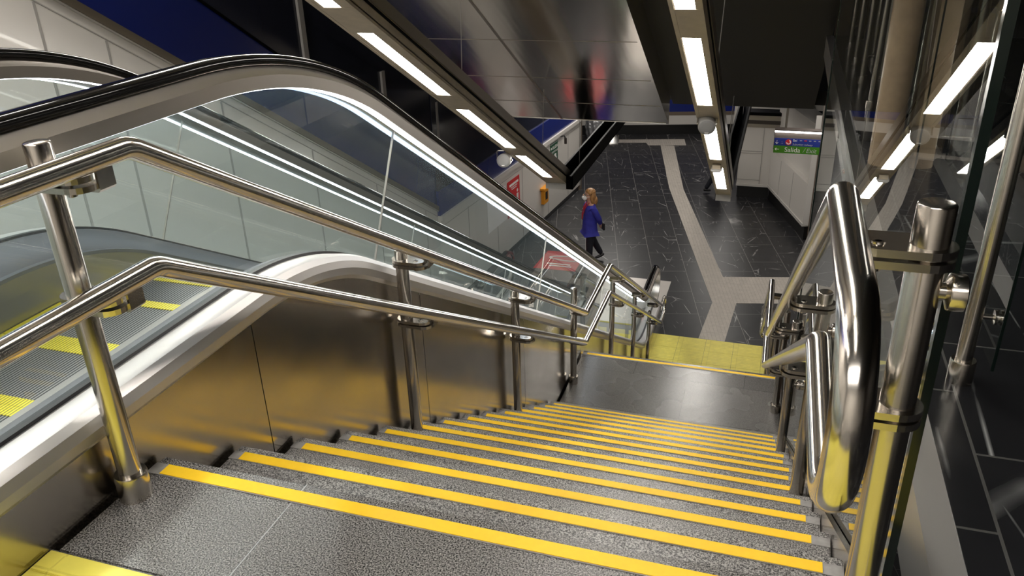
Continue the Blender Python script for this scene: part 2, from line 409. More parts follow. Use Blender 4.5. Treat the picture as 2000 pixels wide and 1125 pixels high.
# middle landing and lower hall floor
struct(boxo('floor_landing', (W0, W1, 3.9 + LIP - .012, Y2 + LIP, ZL - .4, ZL), 'granite_land'))
bm = new_bm(); add_quad(bm, [(-14, 4.5, ZF), (16, 4.5, ZF), (16, 27, ZF), (-14, 27, ZF)]); struct(obj('floor_lower', bm, 'floor'))
bm = new_bm()
for j in range(5):
    for i in range(3):
        x0 = -.07 + j * .42; y0 = 8.97 + i * .385
        add_box(bm, x0, min(x0 + .417, 1.80), y0, y0 + .383, ZF + .0005, ZF + .006, .002)
tag(obj('tactile_paving', bm, 'tact_low'), 'yellow ribbed tactile paving at the foot of the stairs', 'tactile paving')
bm = new_bm(); h = ZF + .004
def fpoly(pts): add_prism(bm, [(x, y, ZF + .0008) for x, y in pts], (0, 0, .004))
fpoly([(-1.615, 21.364), (-1.228, 21.388), (-.496, 17.53), (.822, 12.6), (2.3, 12.95), (2.3, 11.83), (1.129, 11.55), (.732, 11.48), (-.845, 17.57)])
fpoly([(.732, 11.48), (1.129, 11.55), (1.045, 10.13), (.643, 10.13)])
fpoly([(-3.264, 21.658), (-1.036, 22.172), (-.912, 21.51), (-1.955, 21.294), (-2.056, 21.556), (-3.194, 21.322)])
tag(obj('guidance_path', bm, 'guide'), 'pale beige tactile guidance path branching across the black tiled floor', 'tactile path')

# ------------------------------------------------------------------ handrails with posts
def tread_z(y):
    if y <= 0: return 0.
    if y < 3.9: return -math.ceil(y / T - 1e-6) * R
    if y < Y2: return ZL
    if y < Y2 + 3.9: return ZL - math.ceil((y - Y2) / T - 1e-6) * R
    return ZF
SL = R / T
POSTS = [-.125, 1.46, 2.96, 4.515, 6.22, 7.70, 9.09]

def stadium(bm, cx0, cx1, y, z0, z1, r, n=10):
    a, b = sorted((cx0, cx1)); pts = []
    for k in range(n + 1):
        t = -PI / 2 + PI * k / n; pts.append((b + r * math.cos(t), y + r * math.sin(t), z0))
    for k in range(n + 1):
        t = PI / 2 + PI * k / n; pts.append((a + r * math.cos(t), y + r * math.sin(t), z0))
    add_prism(bm, pts, (0, 0, z1 - z0))
    es = [e for e in bm.edges if abs(e.verts[0].co.z - e.verts[1].co.z) < 1e-6]

def handrail(name, xp, s, label, ext=.385):
    """xp: post line; s: +1 when the rail lies on the +x side of the posts"""
    hr = thing(name, label, 'handrail', (xp, 0, 0))
    O = Vector((xp, 0, 0)); xr = xp + s * .12
    def path(z):
        yk = 4.43
        return [(xr, -ext, z), (xr, -.01, z), (xr, yk, z - SL * yk), (xr, 5.43, z - SL * yk), (xr, 9.46, z - SL * (yk + 4.03)), (xr, 9.72, z - SL * (yk + 4.03))]
    up_, lo_ = path(.88), path(.60)
    def arc(c0, sign):   # return bend from upper to lower, in the rail's own plane
        (x, y, z1), z2 = c0, c0[2] - .28
        return [(x, y + sign * .14 * math.sin(PI * k / 14), z1 - .14 + .14 * math.cos(PI * k / 14)) for k in range(15)]
    bm = new_bm()
    add_tube(bm, list(reversed(arc(up_[0], -1))) + fillet(up_, .09)[1:-1] + arc(up_[-1], 1), .0252, 24)
    obj('upper_rail', loc_bm(bm, O), 'tube', hr, True)
    bm = new_bm(); add_tube(bm, fillet(lo_, .09), .0252, 24); obj('lower_rail', loc_bm(bm, O), 'tube', hr, True)
    for i, y in enumerate(POSTS):
        z = tread_z(y); H = .915
        bm = new_bm(); add_cyl(bm, (xp, y, z), (xp, y, z + H), .0275, 28, .004)
        po = obj('post', loc_bm(bm, O), 'tube_dark', hr, True, 30)
        if y < .1 or 3.9 < y < Y2 or y > 8.96:
            bm = new_bm(); add_lathe(bm, (xp, y, z), (0, 0, 1), [(0, .040), (.068, .040), (.073, .038), (.073, .028)], 28)
            obj('base_collar', loc_bm(bm, O), 'tube_dark', po, True, 30)
        if y <= 0: zr = .88
        elif y < 4.43: zr = .88 - SL * y
        elif y < 5.43: zr = .88 - SL * 4.43
        else: zr = .88 - SL * (4.43 + y - 5.43)
        for dz, zz in ((0, zr), (-.28, zr - .28)):
            zc = zz - .046
            bm = new_bm()
            stadium(bm, xp, xp + s * .082, y, zc - .016, zc - .003, .040); stadium(bm, xp, xp + s * .075, y, zc + .003, zc + .016, .040)
            cl = obj('clamp', loc_bm(bm, O), 'tube_dark', po)
            bm = new_bm()
            add_lathe(bm, (xp + s * .072, y - .012, zc - .030), (0, 0, 1), [(0, .006), (.002, .010), (.014, .010), (.014, .005), (.046, .005), (.046, .011), (.049, .010), (.049, .005), (.047, .004)], 16)
            obj('bolt', loc_bm(bm, O), 'tube', cl, True)
            bm = new_bm()
            x1, x2 = xp + s * .05, xr + s * .004
            pts = [(x1, y + .012, zc - .025), (x2 - s * .006, y + .012, zc - .025), (x2, y + .012, zc - .019), (x2, y + .012, zz - .015), (x2 - s * .006, y + .012, zz - .015), (x2 - s * .006, y + .012, zc - .017), (x1, y + .012, zc - .017)]
            add_prism(bm, pts, (0, .046, 0)); obj('rail_bracket', loc_bm(bm, O), 'tube_dark', cl)
        if s < 0:
            bm = new_bm()
            for hz in (.50, .76) if i else (.775,):
                add_lathe(bm, (xp + .024, y, z + hz), (1, 0, 0), [(0, .014), (.010, .014), (.010, .016), (.014, .028), (.016, .029), (.036, .029), (.038, .026)], 28)
            obj('glass_standoff', loc_bm(bm, O), 'tube_dark', po, True, 30)
    return hr
handrail('stair_handrail', 0.0, 1, 'double steel stair handrail on slim posts beside the escalator cladding', 1.05)
handrail('stair_handrail', 1.684, -1, 'double steel stair handrail beside the tall glass, ending in a big looped bend')

# ------------------------------------------------------------------ escalator
TH = math.atan(.588); CT, SN = math.cos(TH), math.sin(TH)
EZ = ZF - .0 + .947      # lower handrail level
def esc_path(y_start=-2.6, loops=True, y_end=10.62, rn=.35, step=.0):
    out = []; r1, r2 = 2.2, 1.2
    ya = 1.162 - r1 * math.tan(TH / 2); yi = 1.162 + (.95 - EZ) / .588; yb = yi + r2 * math.tan(TH / 2)
    if loops:
        for k in range(16): f = -PI + PI * k / 16; out.append((y_start + rn * math.sin(f), .95 - rn + rn * math.cos(f), math.sin(f), math.cos(f)))
    for k in range(12): out.append((y_start + (ya - y_start) * k / 12, .95, 0, 1))
    for k in range(17): f = TH * k / 16; out.append((ya + r1 * math.sin(f), .95 - r1 + r1 * math.cos(f), math.sin(f), math.cos(f)))
    a = out[-1]; yb0, zb0 = yb - r2 * SN, EZ + r2 - r2 * CT
    for k in range(1, 40): u = k / 40; out.append((a[0] + (yb0 - a[0]) * u, a[1] + (zb0 - a[1]) * u, SN, CT))
    for k in range(13): f = TH * (1 - k / 12); out.append((yb - r2 * math.sin(f), EZ + r2 - r2 * math.cos(f), math.sin(f), math.cos(f)))
    for k in range(1, 8): out.append((yb + (y_end - yb) * k / 8, EZ, 0, 1))
    if loops:
        for k in range(17): f = PI * k / 16; out.append((y_end + rn * math.sin(f), EZ - rn + rn * math.cos(f), math.sin(f), math.cos(f)))
    else: out.append((y_end, EZ, 0, 1))
    return out
PL, PS = esc_path(), esc_path(loops=False)
def rect(x0, x1, n0, n1): return [(x0, n0), (x1, n0), (x1, n1), (x0, n1)]

esc = thing('escalator', 'escalator with glass sides, black handrails and glowing white light strips', 'escalator', (-.72, 0, 0))
EO = Vector((-.72, 0, 0))
def eo(name, bm, mat, parent=None, smooth=True, **k): return obj(name, loc_bm(bm, EO), mat, parent or esc, smooth, **k)

def cut_glass(parent, x, cuts):
    """glass panes between perpendicular joints, each a thin sheet"""
    pts = PS
    idx = [0]
    for c in cuts: idx.append(min(range(len(pts)), key=lambda i: abs(pts[i][0] - c)))
    idx.append(len(pts) - 1)
    for a, b in zip(idx[:-1], idx[1:]):
        seg = list(pts[a:b + 1])
        bm = new_bm()
        def along(i, j, t): return tuple(seg[i][q] + (seg[j][q] - seg[i][q]) * t for q in range(4))
        if a > 0: seg[0] = along(0, 1, .02 if b - a > 2 else .05)
        rows = [[bm.verts.new((x, y + ny * d, z + nz * d)) for d in (-.10, -.705)] for y, z, ny, nz in seg]
        for i in range(len(rows) - 1): bm.faces.new((rows[i][0], rows[i][1], rows[i + 1][1], rows[i + 1][0]))
        if b == len(pts) - 1:      # rounded newel end
            y, z = seg[-1][0], EZ - .4025
            fan = [bm.verts.new((x, y + .3025 * math.sin(f), z + .3025 * math.cos(f))) for f in [PI * k / 14 for k in range(15)]]
            bm.faces.new(fan)
        eo('glass_pane', bm, 'glass_esc', parent, False)
        if a > 0:
            y, z, ny, nz = pts[a]
            bm = new_bm(); add_prism(bm, [(x - .005, y - .002 + ny * -.10, z + nz * -.10), (x + .005, y - .002 + ny * -.10, z + nz * -.10), (x + .005, y - .002 + ny * -.705, z + nz * -.705), (x - .005, y - .002 + ny * -.705, z + nz * -.705)], (0, .005, 0))
            eo('pane_joint', bm, 'skirt', parent, False)

def balustrade(x, out, off, gap):
    """out: +1 when the outer side is +x"""
    b = bpy.data.objects.new('balustrade', None); COL.objects.link(b); b.parent = esc
    bm = new_bm()
    add_sweep(bm, PL, x, [(-.026, -.034), (-.038, -.028), (-.041, -.016), (-.034, -.004), (-.018, 0), (.018, 0), (.034, -.004), (.041, -.016), (.038, -.028), (.026, -.034)])
    eo('moving_handrail', bm, 'rubber', b, True, ang=60)
    bm = new_bm()
    w = gap + .026
    add_sweep(bm, PL, x, [(-.024, -.030), (.024, -.030), (.036, -.040), (w, -.062), (w, -.104), (-w, -.104), (-w, -.062), (-.036, -.040)])
    eo('handrail_profile', bm, 'profile' if out > 0 else 'profile_shaded', b, True, ang=25)
    for sx in (-1, 1):
        bm = new_bm(); xm = sx * gap; hw_ = .017 if out > 0 else .013
        add_sweep(bm, PS[1:], x, rect(xm - hw_, xm + hw_, -.107, -.103)); eo('light_strip', bm, 'led_blue' if sx < 0 < out else 'led', b, False)
    cut_glass(b, x, [.10, 1.83, 4.3, 6.6, 8.9])
    # decks: outer and inner cover of the glass foot
    bm = new_bm()
    o = out
    prof = [(o * .012, -.700), (o * .070, -.694), (o * .092, -.700), (o * .112, -.716), (o * .122, -.742), (o * .118, -.770), (o * .100, -.792), (o * .012, -.80)]
    add_sweep(bm, PS, x, prof); eo('outer_deck', bm, 'deck', b, True, ang=22)
    bm = new_bm(); add_sweep(bm, PS, x, rect(-.012, .012, -.72, -.690)); eo('glass_gasket', bm, 'gasket', b, False)
    bm = new_bm()
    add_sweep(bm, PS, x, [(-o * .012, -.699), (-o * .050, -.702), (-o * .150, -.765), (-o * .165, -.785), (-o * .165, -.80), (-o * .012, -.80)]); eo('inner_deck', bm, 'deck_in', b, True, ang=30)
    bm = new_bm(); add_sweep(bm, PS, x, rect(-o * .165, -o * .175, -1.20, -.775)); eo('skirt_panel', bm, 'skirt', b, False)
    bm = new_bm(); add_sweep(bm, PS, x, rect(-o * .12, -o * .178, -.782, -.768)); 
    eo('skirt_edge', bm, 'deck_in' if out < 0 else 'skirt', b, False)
    # rounded newel base box at the foot
    bm = new_bm()
    add_box(bm, x - .10, x + .10, 10.05, 10.86, ZF + .002, ZF + .25, .03)
    n = eo('newel_base', bm, 'deck', b, True, ang=30)
    bm = new_bm(); add_box(bm, x - .012, x + .012, 10.1, 10.80, ZF + .25, ZF + .262); eo('cable_slot', bm, 'gasket', n, False)
    return b
bal_r = balustrade(-.16, 1, .05, .036)
bal_l = balustrade(-1.28, -1, .05, .085)
# small status lamps on the newel
for x, m_ in ((-.26, 'red_led'), (-1.17, 'green_led')):
    bm = new_bm(); add_lathe(bm, (x, 10.2, ZF + .26), (0, -.3, 1), [(0, .025), (.008, .025)], 14)
    eo('status_lamp', bm, m_, bal_r if x > -.5 else bal_l, False)
# steps: flat at the top, then stepping down the incline
def step_z(y):   # height of the step band at y
    ya = .95; 
    if y < ya: return 0.
    z = -(y - ya) * .588
    return max(z, ZF + .02)
lines = [-2.2, -1.76, -1.32, -.70, -.29, .11, .47, .83]
drops = [0, 0, 0, 0, 0, 0, 0, -.015, -.075, -.17, -.30]
ys = lines + [1.10, 1.38, 1.68]
zs = [0] * 7 + [-.03, -.12, -.28, -.46]
y, z = 1.68, -.46
while z > ZF + .24:
    y += .355; z -= .209; ys.append(y); zs.append(z)
ys += [y + .38, y + .78, y + 1.18]; zs += [ZF + .015] * 3
for i in range(len(ys) - 1):
    y0, y1, z1 = ys[i], ys[i + 1], zs[i]
    bm = new_bm(); add_box(bm, -1.10, -.34, y0 + .002, y1, z1 - .22, z1)
    s = eo('step', bm, 'step', None, False)
    bm = new_bm()
    add_box(bm, -1.08, -.36, y1 - .045, y1 + .001, z1 + .0005, z1 + .003)
    add_box(bm, -1.08, -.36, y0 + .002, y0 + .042, z1 + .0005, z1 + .003)
    eo('step_edging', bm, 'step_yellow', s, False)
    bm = new_bm()
    add_box(bm, -1.10, -1.055, y0 + .002, y1, z1 + .0005, z1 + .004)
    add_box(bm, -.385, -.34, y0 + .002, y1, z1 + .0005, z1 + .004)
    eo('side_edging', bm, 'yellow', s, False)
bm = new_bm()
for k in range(9):
    y0 = -.05 + k * .13; add_prism(bm, [(-.337, y0, .02), (-.337, y0 + .075, .02), (-.337, y0 + .10, .05), (-.337, y0 + .025, .05)], (-.004, 0, 0))
eo('skirt_sticker', bm, 'blue_sticker', bal_r, False, label='blue dashed warning sticker along the skirt')
# comb plate and landing plate at the foot
boxo_ = new_bm(); add_box(boxo_, -1.10, -.34, 9.75, 10.95, ZF + .002, ZF + .012)
add_box(boxo_, -1.36, -.06, 10.95, 12.15, ZF + .002, ZF + .012); eo('landing_plate', boxo_, 'plate', None, False)
bm = new_bm(); add_box(bm, -1.10, -.34, 9.72, 9.95, ZF + .012, ZF + .02); eo('comb_plate', bm, 'step_yellow', None, False)
# stainless side cladding between deck and stairs: separate sheets
cl_cuts = [-2.2, .5, 1.72, 3.3, 5.0, 6.9, 8.7, 10.85]
def clad_top(y):
    best = min(PS, key=lambda q: abs(q[0] + q[2] * -.775 - y))
    return best[1] + best[3] * -.775
for i, (a, b) in enumerate(zip(cl_cuts[:-1], cl_cuts[1:])):
    n = 14; ysn = [a + .002 + (b - a - .004) * k / n for k in range(n + 1)]
    top = []
    for yv in ysn:
        q = sorted(PS, key=lambda q: abs(q[0] - q[2] * .775 - yv))[:2]
        (p0, p1) = sorted([(w[0] - w[2] * .775, w[1] - w[3] * .775) for w in q])
        t = 0 if abs(p1[0] - p0[0]) < 1e-6 else (yv - p0[0]) / (p1[0] - p0[0])
        top.append((yv, p0[1] + (p1[1] - p0[1]) * t))
    bot = [(yv, max(tread_z(max(yv, 0)) - .75, ZF)) for yv in ysn]
    bm = new_bm()
    ra = [bm.verts.new((-.055, *p)) for p in top]; rb = [bm.verts.new((-.055, *p)) for p in bot]
    for k in range(n): bm.faces.new((ra[k], rb[k], rb[k + 1], ra[k + 1]))
    eo('side_cladding', bm, 'clad', None, False)
bm = new_bm()
pts = [(-.075, q[0] - q[2] * .79, q[1] - q[3] * .79) for q in PS] 
rows = [(bm.verts.new(p), bm.verts.new((p[0], p[1], max(p[2] - 2.2, ZF)))) for p in pts]
for a, b in zip(rows[:-1], rows[1:]): bm.faces.new((a[0], a[1], b[1], b[0]))
eo('cladding_backing', bm, 'gasket', None, False)
# newel loop beyond the escalator, only the foot end is built
e2 = thing('escalator_newel', 'small black newel loop behind the escalator, against the white hall wall', 'escalator end', (-2.69, 10.6, ZF))
bm = new_bm()
loop = [(9.3, EZ - .05, 0, 1)] + [(9.9 + .72 * k / 6, EZ, 0, 1) for k in range(7)] + [(10.62 + .35 * math.sin(PI * k / 14), EZ - .35 + .35 * math.cos(PI * k / 14), math.sin(PI * k / 14), math.cos(PI * k / 14)) for k in range(15)] + [(10.0, EZ - .7, 0, -1)]
add_sweep(bm, loop, -2.69, rect(-.04, .04, -.05, 0)); obj('moving_handrail', loc_bm(bm, (-2.69, 10.6, ZF)), 'rubber', e2, True, 40)
bm = new_bm(); add_sweep(bm, loop, -2.69, rect(-.022, .022, -.10, -.05)); obj('handrail_profile', loc_bm(bm, (-2.69, 10.6, ZF)), 'profile', e2, True, 40)
bm = new_bm(); add_box(bm, -2.79, -2.59, 9.3, 10.85, ZF + .001, EZ - .72, .02); obj('newel_base', loc_bm(bm, (-2.69, 10.6, ZF)), 'deck', e2)
bm = new_bm(); bm.faces.new([bm.verts.new((-2.69, y, z)) for y, z in [(9.6, EZ - .1), (10.62, EZ - .1)] + [(10.62 + .26 * math.sin(PI * k / 12), EZ - .35 + .26 * math.cos(PI * k / 12)) for k in range(1, 12)] + [(10.62, EZ - .62), (9.6, EZ - .62)]])
obj('glass_pane', loc_bm(bm, (-2.69, 10.6, ZF)), 'glass_esc', e2)
# dark skirt of the void between escalator and wall, left of the escalator
bm = new_bm()
pts = [(-1.40, q[0] - q[2] * .79, q[1] - q[3] * .79) for q in PS]
rows = [(bm.verts.new(p), bm.verts.new((p[0], p[1], ZF))) for p in pts]
for a, b in zip(rows[:-1], rows[1:]): bm.faces.new((a[0], a[1], b[1], b[0]))
eo('far_cladding', bm, 'clad', None, False)

# ------------------------------------------------------------------ left wall
XW = -3.6
def trimz(y): return .817 - .598 * (y - 3.54)
YC = 9.95                      # where the sloping wall meets the hall wall
ZT = trimz(YC)                 # -3.02
bm = new_bm(); add_prism(bm, [(XW, -6, trimz(-6)), (XW, YC, ZT), (XW, YC, ZF), (XW, -6, ZF)], (-.12, 0, 0)); struct(obj('wall_left', bm, 'white'))
jt = new_bm()
for y in (-1.2, .35, 1.85, 3.28, 3.86, 5.1, 6.55, 8.0, 9.5):
    add_box(jt, XW + .0005, XW + .003, y - .012, y + .012, max(ZF, trimz(y) - 3.2), trimz(y) - .14)
struct(obj('trim_1', jt, 'joint'))
def slope_band(name, n0, n1, mat, dx, y0=-6, y1=YC, th=.03):
    bm = new_bm(); add_prism(bm, [(XW, y0, trimz(y0) + n0), (XW, y1, trimz(y1) + n0), (XW, y1, trimz(y1) + n1), (XW, y0, trimz(y0) + n1)], (dx, 0, 0))
    return struct(obj(name, bm, mat))
slope_band('trim_2', -.135, -.125, 'joint', .004)
slope_band('trim_3', -.03, .045, 'trim', .035)
slope_band('trim_4', -.045, -.03, 'white', .02)
slope_band('wall_left_band', .045, .74, 'blue', -.05)
slope_band('wall_left_upper', .74, 7.5, 'darkglass', -.10, y1=YC + 1.)
slope_band('trim_5', .735, .76, 'blackbeam', .02)
bm = new_bm()
for y, a, b in ((4.9, 0.76, 1.6), (6.66, .76, 2.3), (8.45, .76, 1.55), (10.15, .76, 1.8)):
    add_box(bm, XW - .09, XW + .03, y - .045, y + .045, trimz(y) + a, trimz(y) + b)
struct(obj('trim_6', bm, 'mullion'))
# hall wall running on to the corner
HA, HB = Vector((-3.55, YC, 0)), Vector((-2.925, 16.95, 0)); HD = (HB - HA).normalized(); HN = Vector((HD.y, -HD.x, 0))
def hw(s, z, off=0.): p = HA + HD * s + HN * off; return (p.x, p.y, z)
HL = (HB - HA).length
def hall_box(bm, s0, s1, z0, z1, o0, o1): add_prism(bm, [hw(s0, z0, o0), hw(s1, z0, o0), hw(s1, z1, o0), hw(s0, z1, o0)], HN * (o1 - o0))
bm = new_bm(); hall_box(bm, 0, HL, ZF + .12, -3.22, -.1, 0); struct(obj('wall_hall_left', bm, 'white2'))
bm = new_bm(); hall_box(bm, 0, HL, ZF, ZF + .12, -.1, -.03); struct(obj('baseboard_left', bm, 'plinth'))
bm = new_bm(); hall_box(bm, 0, HL, -3.22, -3.14, -.1, .03); struct(obj('trim_7', bm, 'white2'))
bm = new_bm(); hall_box(bm, 0, HL, -3.14, -2.72, -.1, -.01); struct(obj('wall_hall_left_band', bm, 'blue'))
bm = new_bm(); hall_box(bm, 0, HL, -2.72, 1.5, -.1, -.04); struct(obj('wall_hall_left_upper', bm, 'darkglass'))
bm = new_bm()
for s in (1.0, 2.2, 3.45, 4.9, 6.2): hall_box(bm, s - .008, s + .008, ZF + .13, -3.3, 0, .003)
hall_box(bm, 0, HL, -3.33, -3.322, 0, .003); hall_box(bm, HL - .02, HL + .06, ZF + .12, -3.2, -.1, .02)
struct(obj('trim_8', bm, 'joint'))
bm = new_bm(); hall_box(bm, HL + .005, HL + .11, ZF, -1, -.3, .02); struct(obj('trim_9', bm, 'brown'))
# posters and plates on the hall wall
def s_of(y): return (y - HA.y) / HD.y
pz = thing('red_poster', 'red safety poster with two white standing figures on white hall wall', 'poster', hw(s_of(13.0), -3.75, .002))
PO = pz.location.copy()
def hallpart(name, mat, parent, boxes, o0, o1, origin):
    bm = new_bm()
    for s0, s1, z0, z1 in boxes: hall_box(bm, s0, s1, z0, z1, o0, o1)
    return obj(name, loc_bm(bm, origin), mat, parent)
a, b = s_of(12.62), s_of(13.22)
hallpart('board', 'red', pz, [(a, b, -4.12, -3.40)], .003, .010, PO)
hallpart('heading', 'pale', pz, [(a + .10, b - .06, -3.52, -3.475), (a + .16, b - .12, -3.56, -3.545), (a + .2, b - .16, -3.60, -3.585)], .010, .012, PO)
for q, h in ((a + .10, .34), (b - .12, .42)):
    bm = new_bm()
    hall_box(bm, q - .028, q + .028, -4.02, -4.02 + h * .62, .010, .013); hall_box(bm, q - .042, q + .042, -4.02 + h * .35, -4.02 + h * .66, .010, .013)
    c = Vector(hw(q, -4.02 + h * .8, .0115)); add_lathe(bm, c - HN * .0015, HN, [(0, .034), (.003, .034)], 14)
    obj('figure', loc_bm(bm, PO), 'pale', pz)
ib = thing('pictogram_board', 'white board of small black round pictograms left of red poster', 'notice', hw(s_of(12.3), -3.75, .002)); IO = ib.location.copy()
hallpart('board', 'pale', ib, [(s_of(11.7), s_of(12.56), -4.1, -3.42)], .002, .006, IO)
bm = new_bm()
for i, (q, z) in enumerate(((12.05, -3.55), (12.22, -3.52), (12.40, -3.50), (12.45, -3.62), (12.30, -3.66), (12.48, -3.74))):
    c = Vector(hw(s_of(q), z, .006)); add_lathe(bm, c, HN, [(0, .05 if i % 2 else .035), (.002, .05 if i % 2 else .035)], 14)
obj('pictograms', loc_bm(bm, IO), 'ink', ib)
ex = thing('exit_plate', 'dark green SALIDA plate high on the white hall wall', 'sign', hw(s_of(15.16), -3.37, .002)); XO = ex.location.copy()
s0, s1 = s_of(14.96), s_of(15.42)
hallpart('plate', 'exit_green', ex, [(s0, s1, -3.475, -3.265)], .002, .010, XO)
hallpart('rim', 'palegrey', ex, [(s0 + .01, s1 - .01, -3.29, -3.278), (s0 + .01, s1 - .01, -3.465, -3.452)], .010, .011, XO)
text_mesh('lettering', 'SALIDA', .10, 'pale', ex, Matrix.Translation(-XO) @ basis(hw(s0 + .12, -3.41, .0105), HD, (0, 0, 1)))
bm = new_bm(); hall_box(bm, s0 + .03, s0 + .10, -3.385, -3.365, .010, .012); add_prism(bm, [hw(s0 + .02, -3.375, .010), hw(s0 + .055, -3.34, .010), hw(s0 + .055, -3.41, .010)], HN * .002)
obj('arrow', loc_bm(bm, XO), 'pale', ex)
ex2 = thing('exit_pictogram', 'dark green escape pictogram plate with white arrow below the SALIDA plate', 'sign', hw(s_of(15.16), -3.6, .002)); XO2 = ex2.location.copy()
hallpart('plate', 'exit_green', ex2, [(s0, s1, -3.75, -3.50)], .002, .010, XO2)
bm = new_bm()
add_prism(bm, [hw(s0 + .06, -3.56, .010), hw(s0 + .14, -3.68, .010), hw(s0 + .17, -3.66, .010), hw(s0 + .09, -3.54, .010)], HN * .002)
add_prism(bm, [hw(s0 + .24, -3.53, .010), hw(s0 + .36, -3.53, .010), hw(s0 + .36, -3.63, .010), hw(s0 + .41, -3.63, .010), hw(s0 + .30, -3.71, .010), hw(s0 + .20, -3.63, .010), hw(s0 + .24, -3.63, .010)], HN * .002)
obj('arrow', loc_bm(bm, XO2), 'pale', ex2)
hk = thing('wall_camera', 'small dark bracket camera under the top trim of white hall wall', 'camera', hw(s_of(15.6), -3.3, .0)); KO = hk.location.copy()
bm = new_bm(); add_tube(bm, [hw(s_of(15.6), -3.24, 0), hw(s_of(15.6), -3.22, .10), hw(s_of(15.62), -3.29, .12)], .016, 8); obj('arm', loc_bm(bm, KO), 'ink', hk)
bm = new_bm(); add_cyl(bm, hw(s_of(15.62), -3.27, .12), hw(s_of(15.62), -3.40, .12), .03, 12); obj('body', loc_bm(bm, KO), 'dark', hk)
ic = thing('help_point', 'orange help point box on the white hall wall', 'intercom', hw(s_of(14.5), -4.2, 0)); CO = ic.location.copy()
hallpart('housing', 'orange', ic, [(s_of(14.40), s_of(14.66), -4.42, -4.06)], .002, .07, CO)
hallpart('panel', 'ink', ic, [(s_of(14.48), s_of(14.60), -4.34, -4.17)], .07, .075, CO)
hallpart('hood', 'orange', ic, [(s_of(14.33), s_of(14.68), -4.09, -4.05)], .002, .12, CO)
bp = thing('blue_plate', 'small blue plate on white hall wall left of SALIDA plate', 'sign', hw(s_of(14.34), -3.38, 0)); BO = bp.location.copy()
hallpart('plate', 'sign_blue', bp, [(s_of(14.24), s_of(14.46), -3.46, -3.30)], .002, .008, BO)
hallpart('mark', 'pale', bp, [(s_of(14.30), s_of(14.40), -3.44, -3.41)], .008, .010, BO)

# ------------------------------------------------------------------ far wall and right hall block
FA = math.radians(13.5); FD = Vector((math.cos(FA), math.sin(FA), 0)); FN = Vector((math.sin(FA), -math.cos(FA), 0)); F0 = Vector((-1., 22.75, 0))
def fw(s, z, o=0.): p = F0 + FD * s + FN * o; return (p.x, p.y, z)
def far_box(bm, s0, s1, z0, z1, o0, o1): add_prism(bm, [fw(s0, z0, o0), fw(s1, z0, o0), fw(s1, z1, o0), fw(s0, z1, o0)], FN * (o1 - o0))
for nm, z0, z1, mt, o in (('baseboard_far', ZF, ZF + .30, 'plinth', -.05), ('wall_far', ZF + .30, ZF + .58, 'white2', 0), ('trim_10', ZF + .58, ZF + .68, 'brown', .01), ('wall_far_band', ZF + .68, ZF + 1.5, 'blue', 0), ('wall_far_upper', ZF + 1.5, 2, 'black', 0)):
    bm = new_bm(); far_box(bm, -9, 12, z0, z1, -.2, o); struct(obj(nm, bm, mt))
# right block: front face towards the stairs and a side face running back
BA, BB = Vector((2.17, 14.80, 0)), Vector((1.41, 17.25, 0)); BD = (BB - BA).normalized(); BN = Vector((-BD.y, BD.x, 0))
BN = BN if BN.x < 0 else -BN
def bw(s, z, o=0.): p = BA + BD * s + BN * o; return (p.x, p.y, z)
BL = (BB - BA).length
def blk(bm, s0, s1, z0, z1, o0, o1): add_prism(bm, [bw(s0, z0, o0), bw(s1, z0, o0), bw(s1, z1, o0), bw(s0, z1, o0)], BN * (o1 - o0))
bm = new_bm(); blk(bm, 0, BL, ZF + .33, -3.72, -.5, 0); blk(bm, 0, BL, -3.72, -2.6, -.5, -.10); add_box(bm, .73, 1.45, 17.2, 17.5, ZF + .33, -3.22)
struct(obj('wall_right_hall', bm, 'white2'))
bm = new_bm(); blk(bm, .02, BL, ZF, ZF + .30, -.5, -.05); add_box(bm, .75, 1.45, 17.28, 17.5, ZF, ZF + .30); struct(obj('baseboard_right', bm, 'plinth'))
bm = new_bm(); blk(bm, -.01, BL, ZF + .30, ZF + .36, -.5, .015); add_box(bm, .72, 1.45, 17.17, 17.5, ZF + .30, ZF + .35); struct(obj('trim_11', bm, 'white'))
bm = new_bm()
for s in (.9, 1.75): blk(bm, s - .008, s + .008, ZF + .38, -3.76, 0, .003)
for z in (-4.45, -3.83, -3.78): add_box(bm, .73, 1.22, 17.19, 17.2, z, z + .01)
add_box(bm, 1.22, 1.23, 17.19, 17.2, ZF + .36, -3.22)
struct(obj('trim_12', bm, 'joint'))
bm = new_bm(); add_prism(bm, [bw(0, ZF + .33, -.5), bw(0, ZF + .33, 0), bw(-.04, ZF + .33, -.12), (2.75, 14.95, ZF + .33)], (0, 0, 2.2)); struct(obj('wall_right_return', bm, 'white'))
bm = new_bm(); add_prism(bm, [(2.28, 14.78, ZF), (2.75, 14.9, ZF), (3.2, 15.2, ZF), (2.4, 15.4, ZF)], (0, 0, 6)); struct(obj('trim_13', bm, 'brown'))
bm = new_bm(); add_box(bm, .70, 3.2, 17.15, 17.5, -3.22, -2.95); struct(obj('trim_14', bm, 'fixside'))
bm = new_bm(); add_box(bm, .82, 3.2, 17.13, 17.15, -3.14, -3.06); struct(obj('trim_15', bm, 'dark'))
bm = new_bm(); add_box(bm, .70, 3.2, 17.12, 17.5, -2.95, -2.88); struct(obj('trim_16', bm, 'blackbeam'))
bm = new_bm(); add_box(bm, .4, 6, 20.2, 20.4, -3.9, -2.72); struct(obj('wall_back_right', bm, 'white2'))
bm = new_bm(); add_box(bm, .4, 6, 20.1, 20.4, -2.72, -1.0); add_prism(bm, [(1.75, 20.15, -3.6), (2.4, 20.15, -3.6), (2.0, 20.15, -2.7), (1.3, 20.15, -2.7)], (0, .05, 0)); struct(obj('wall_back_right_band', bm, 'blue'))

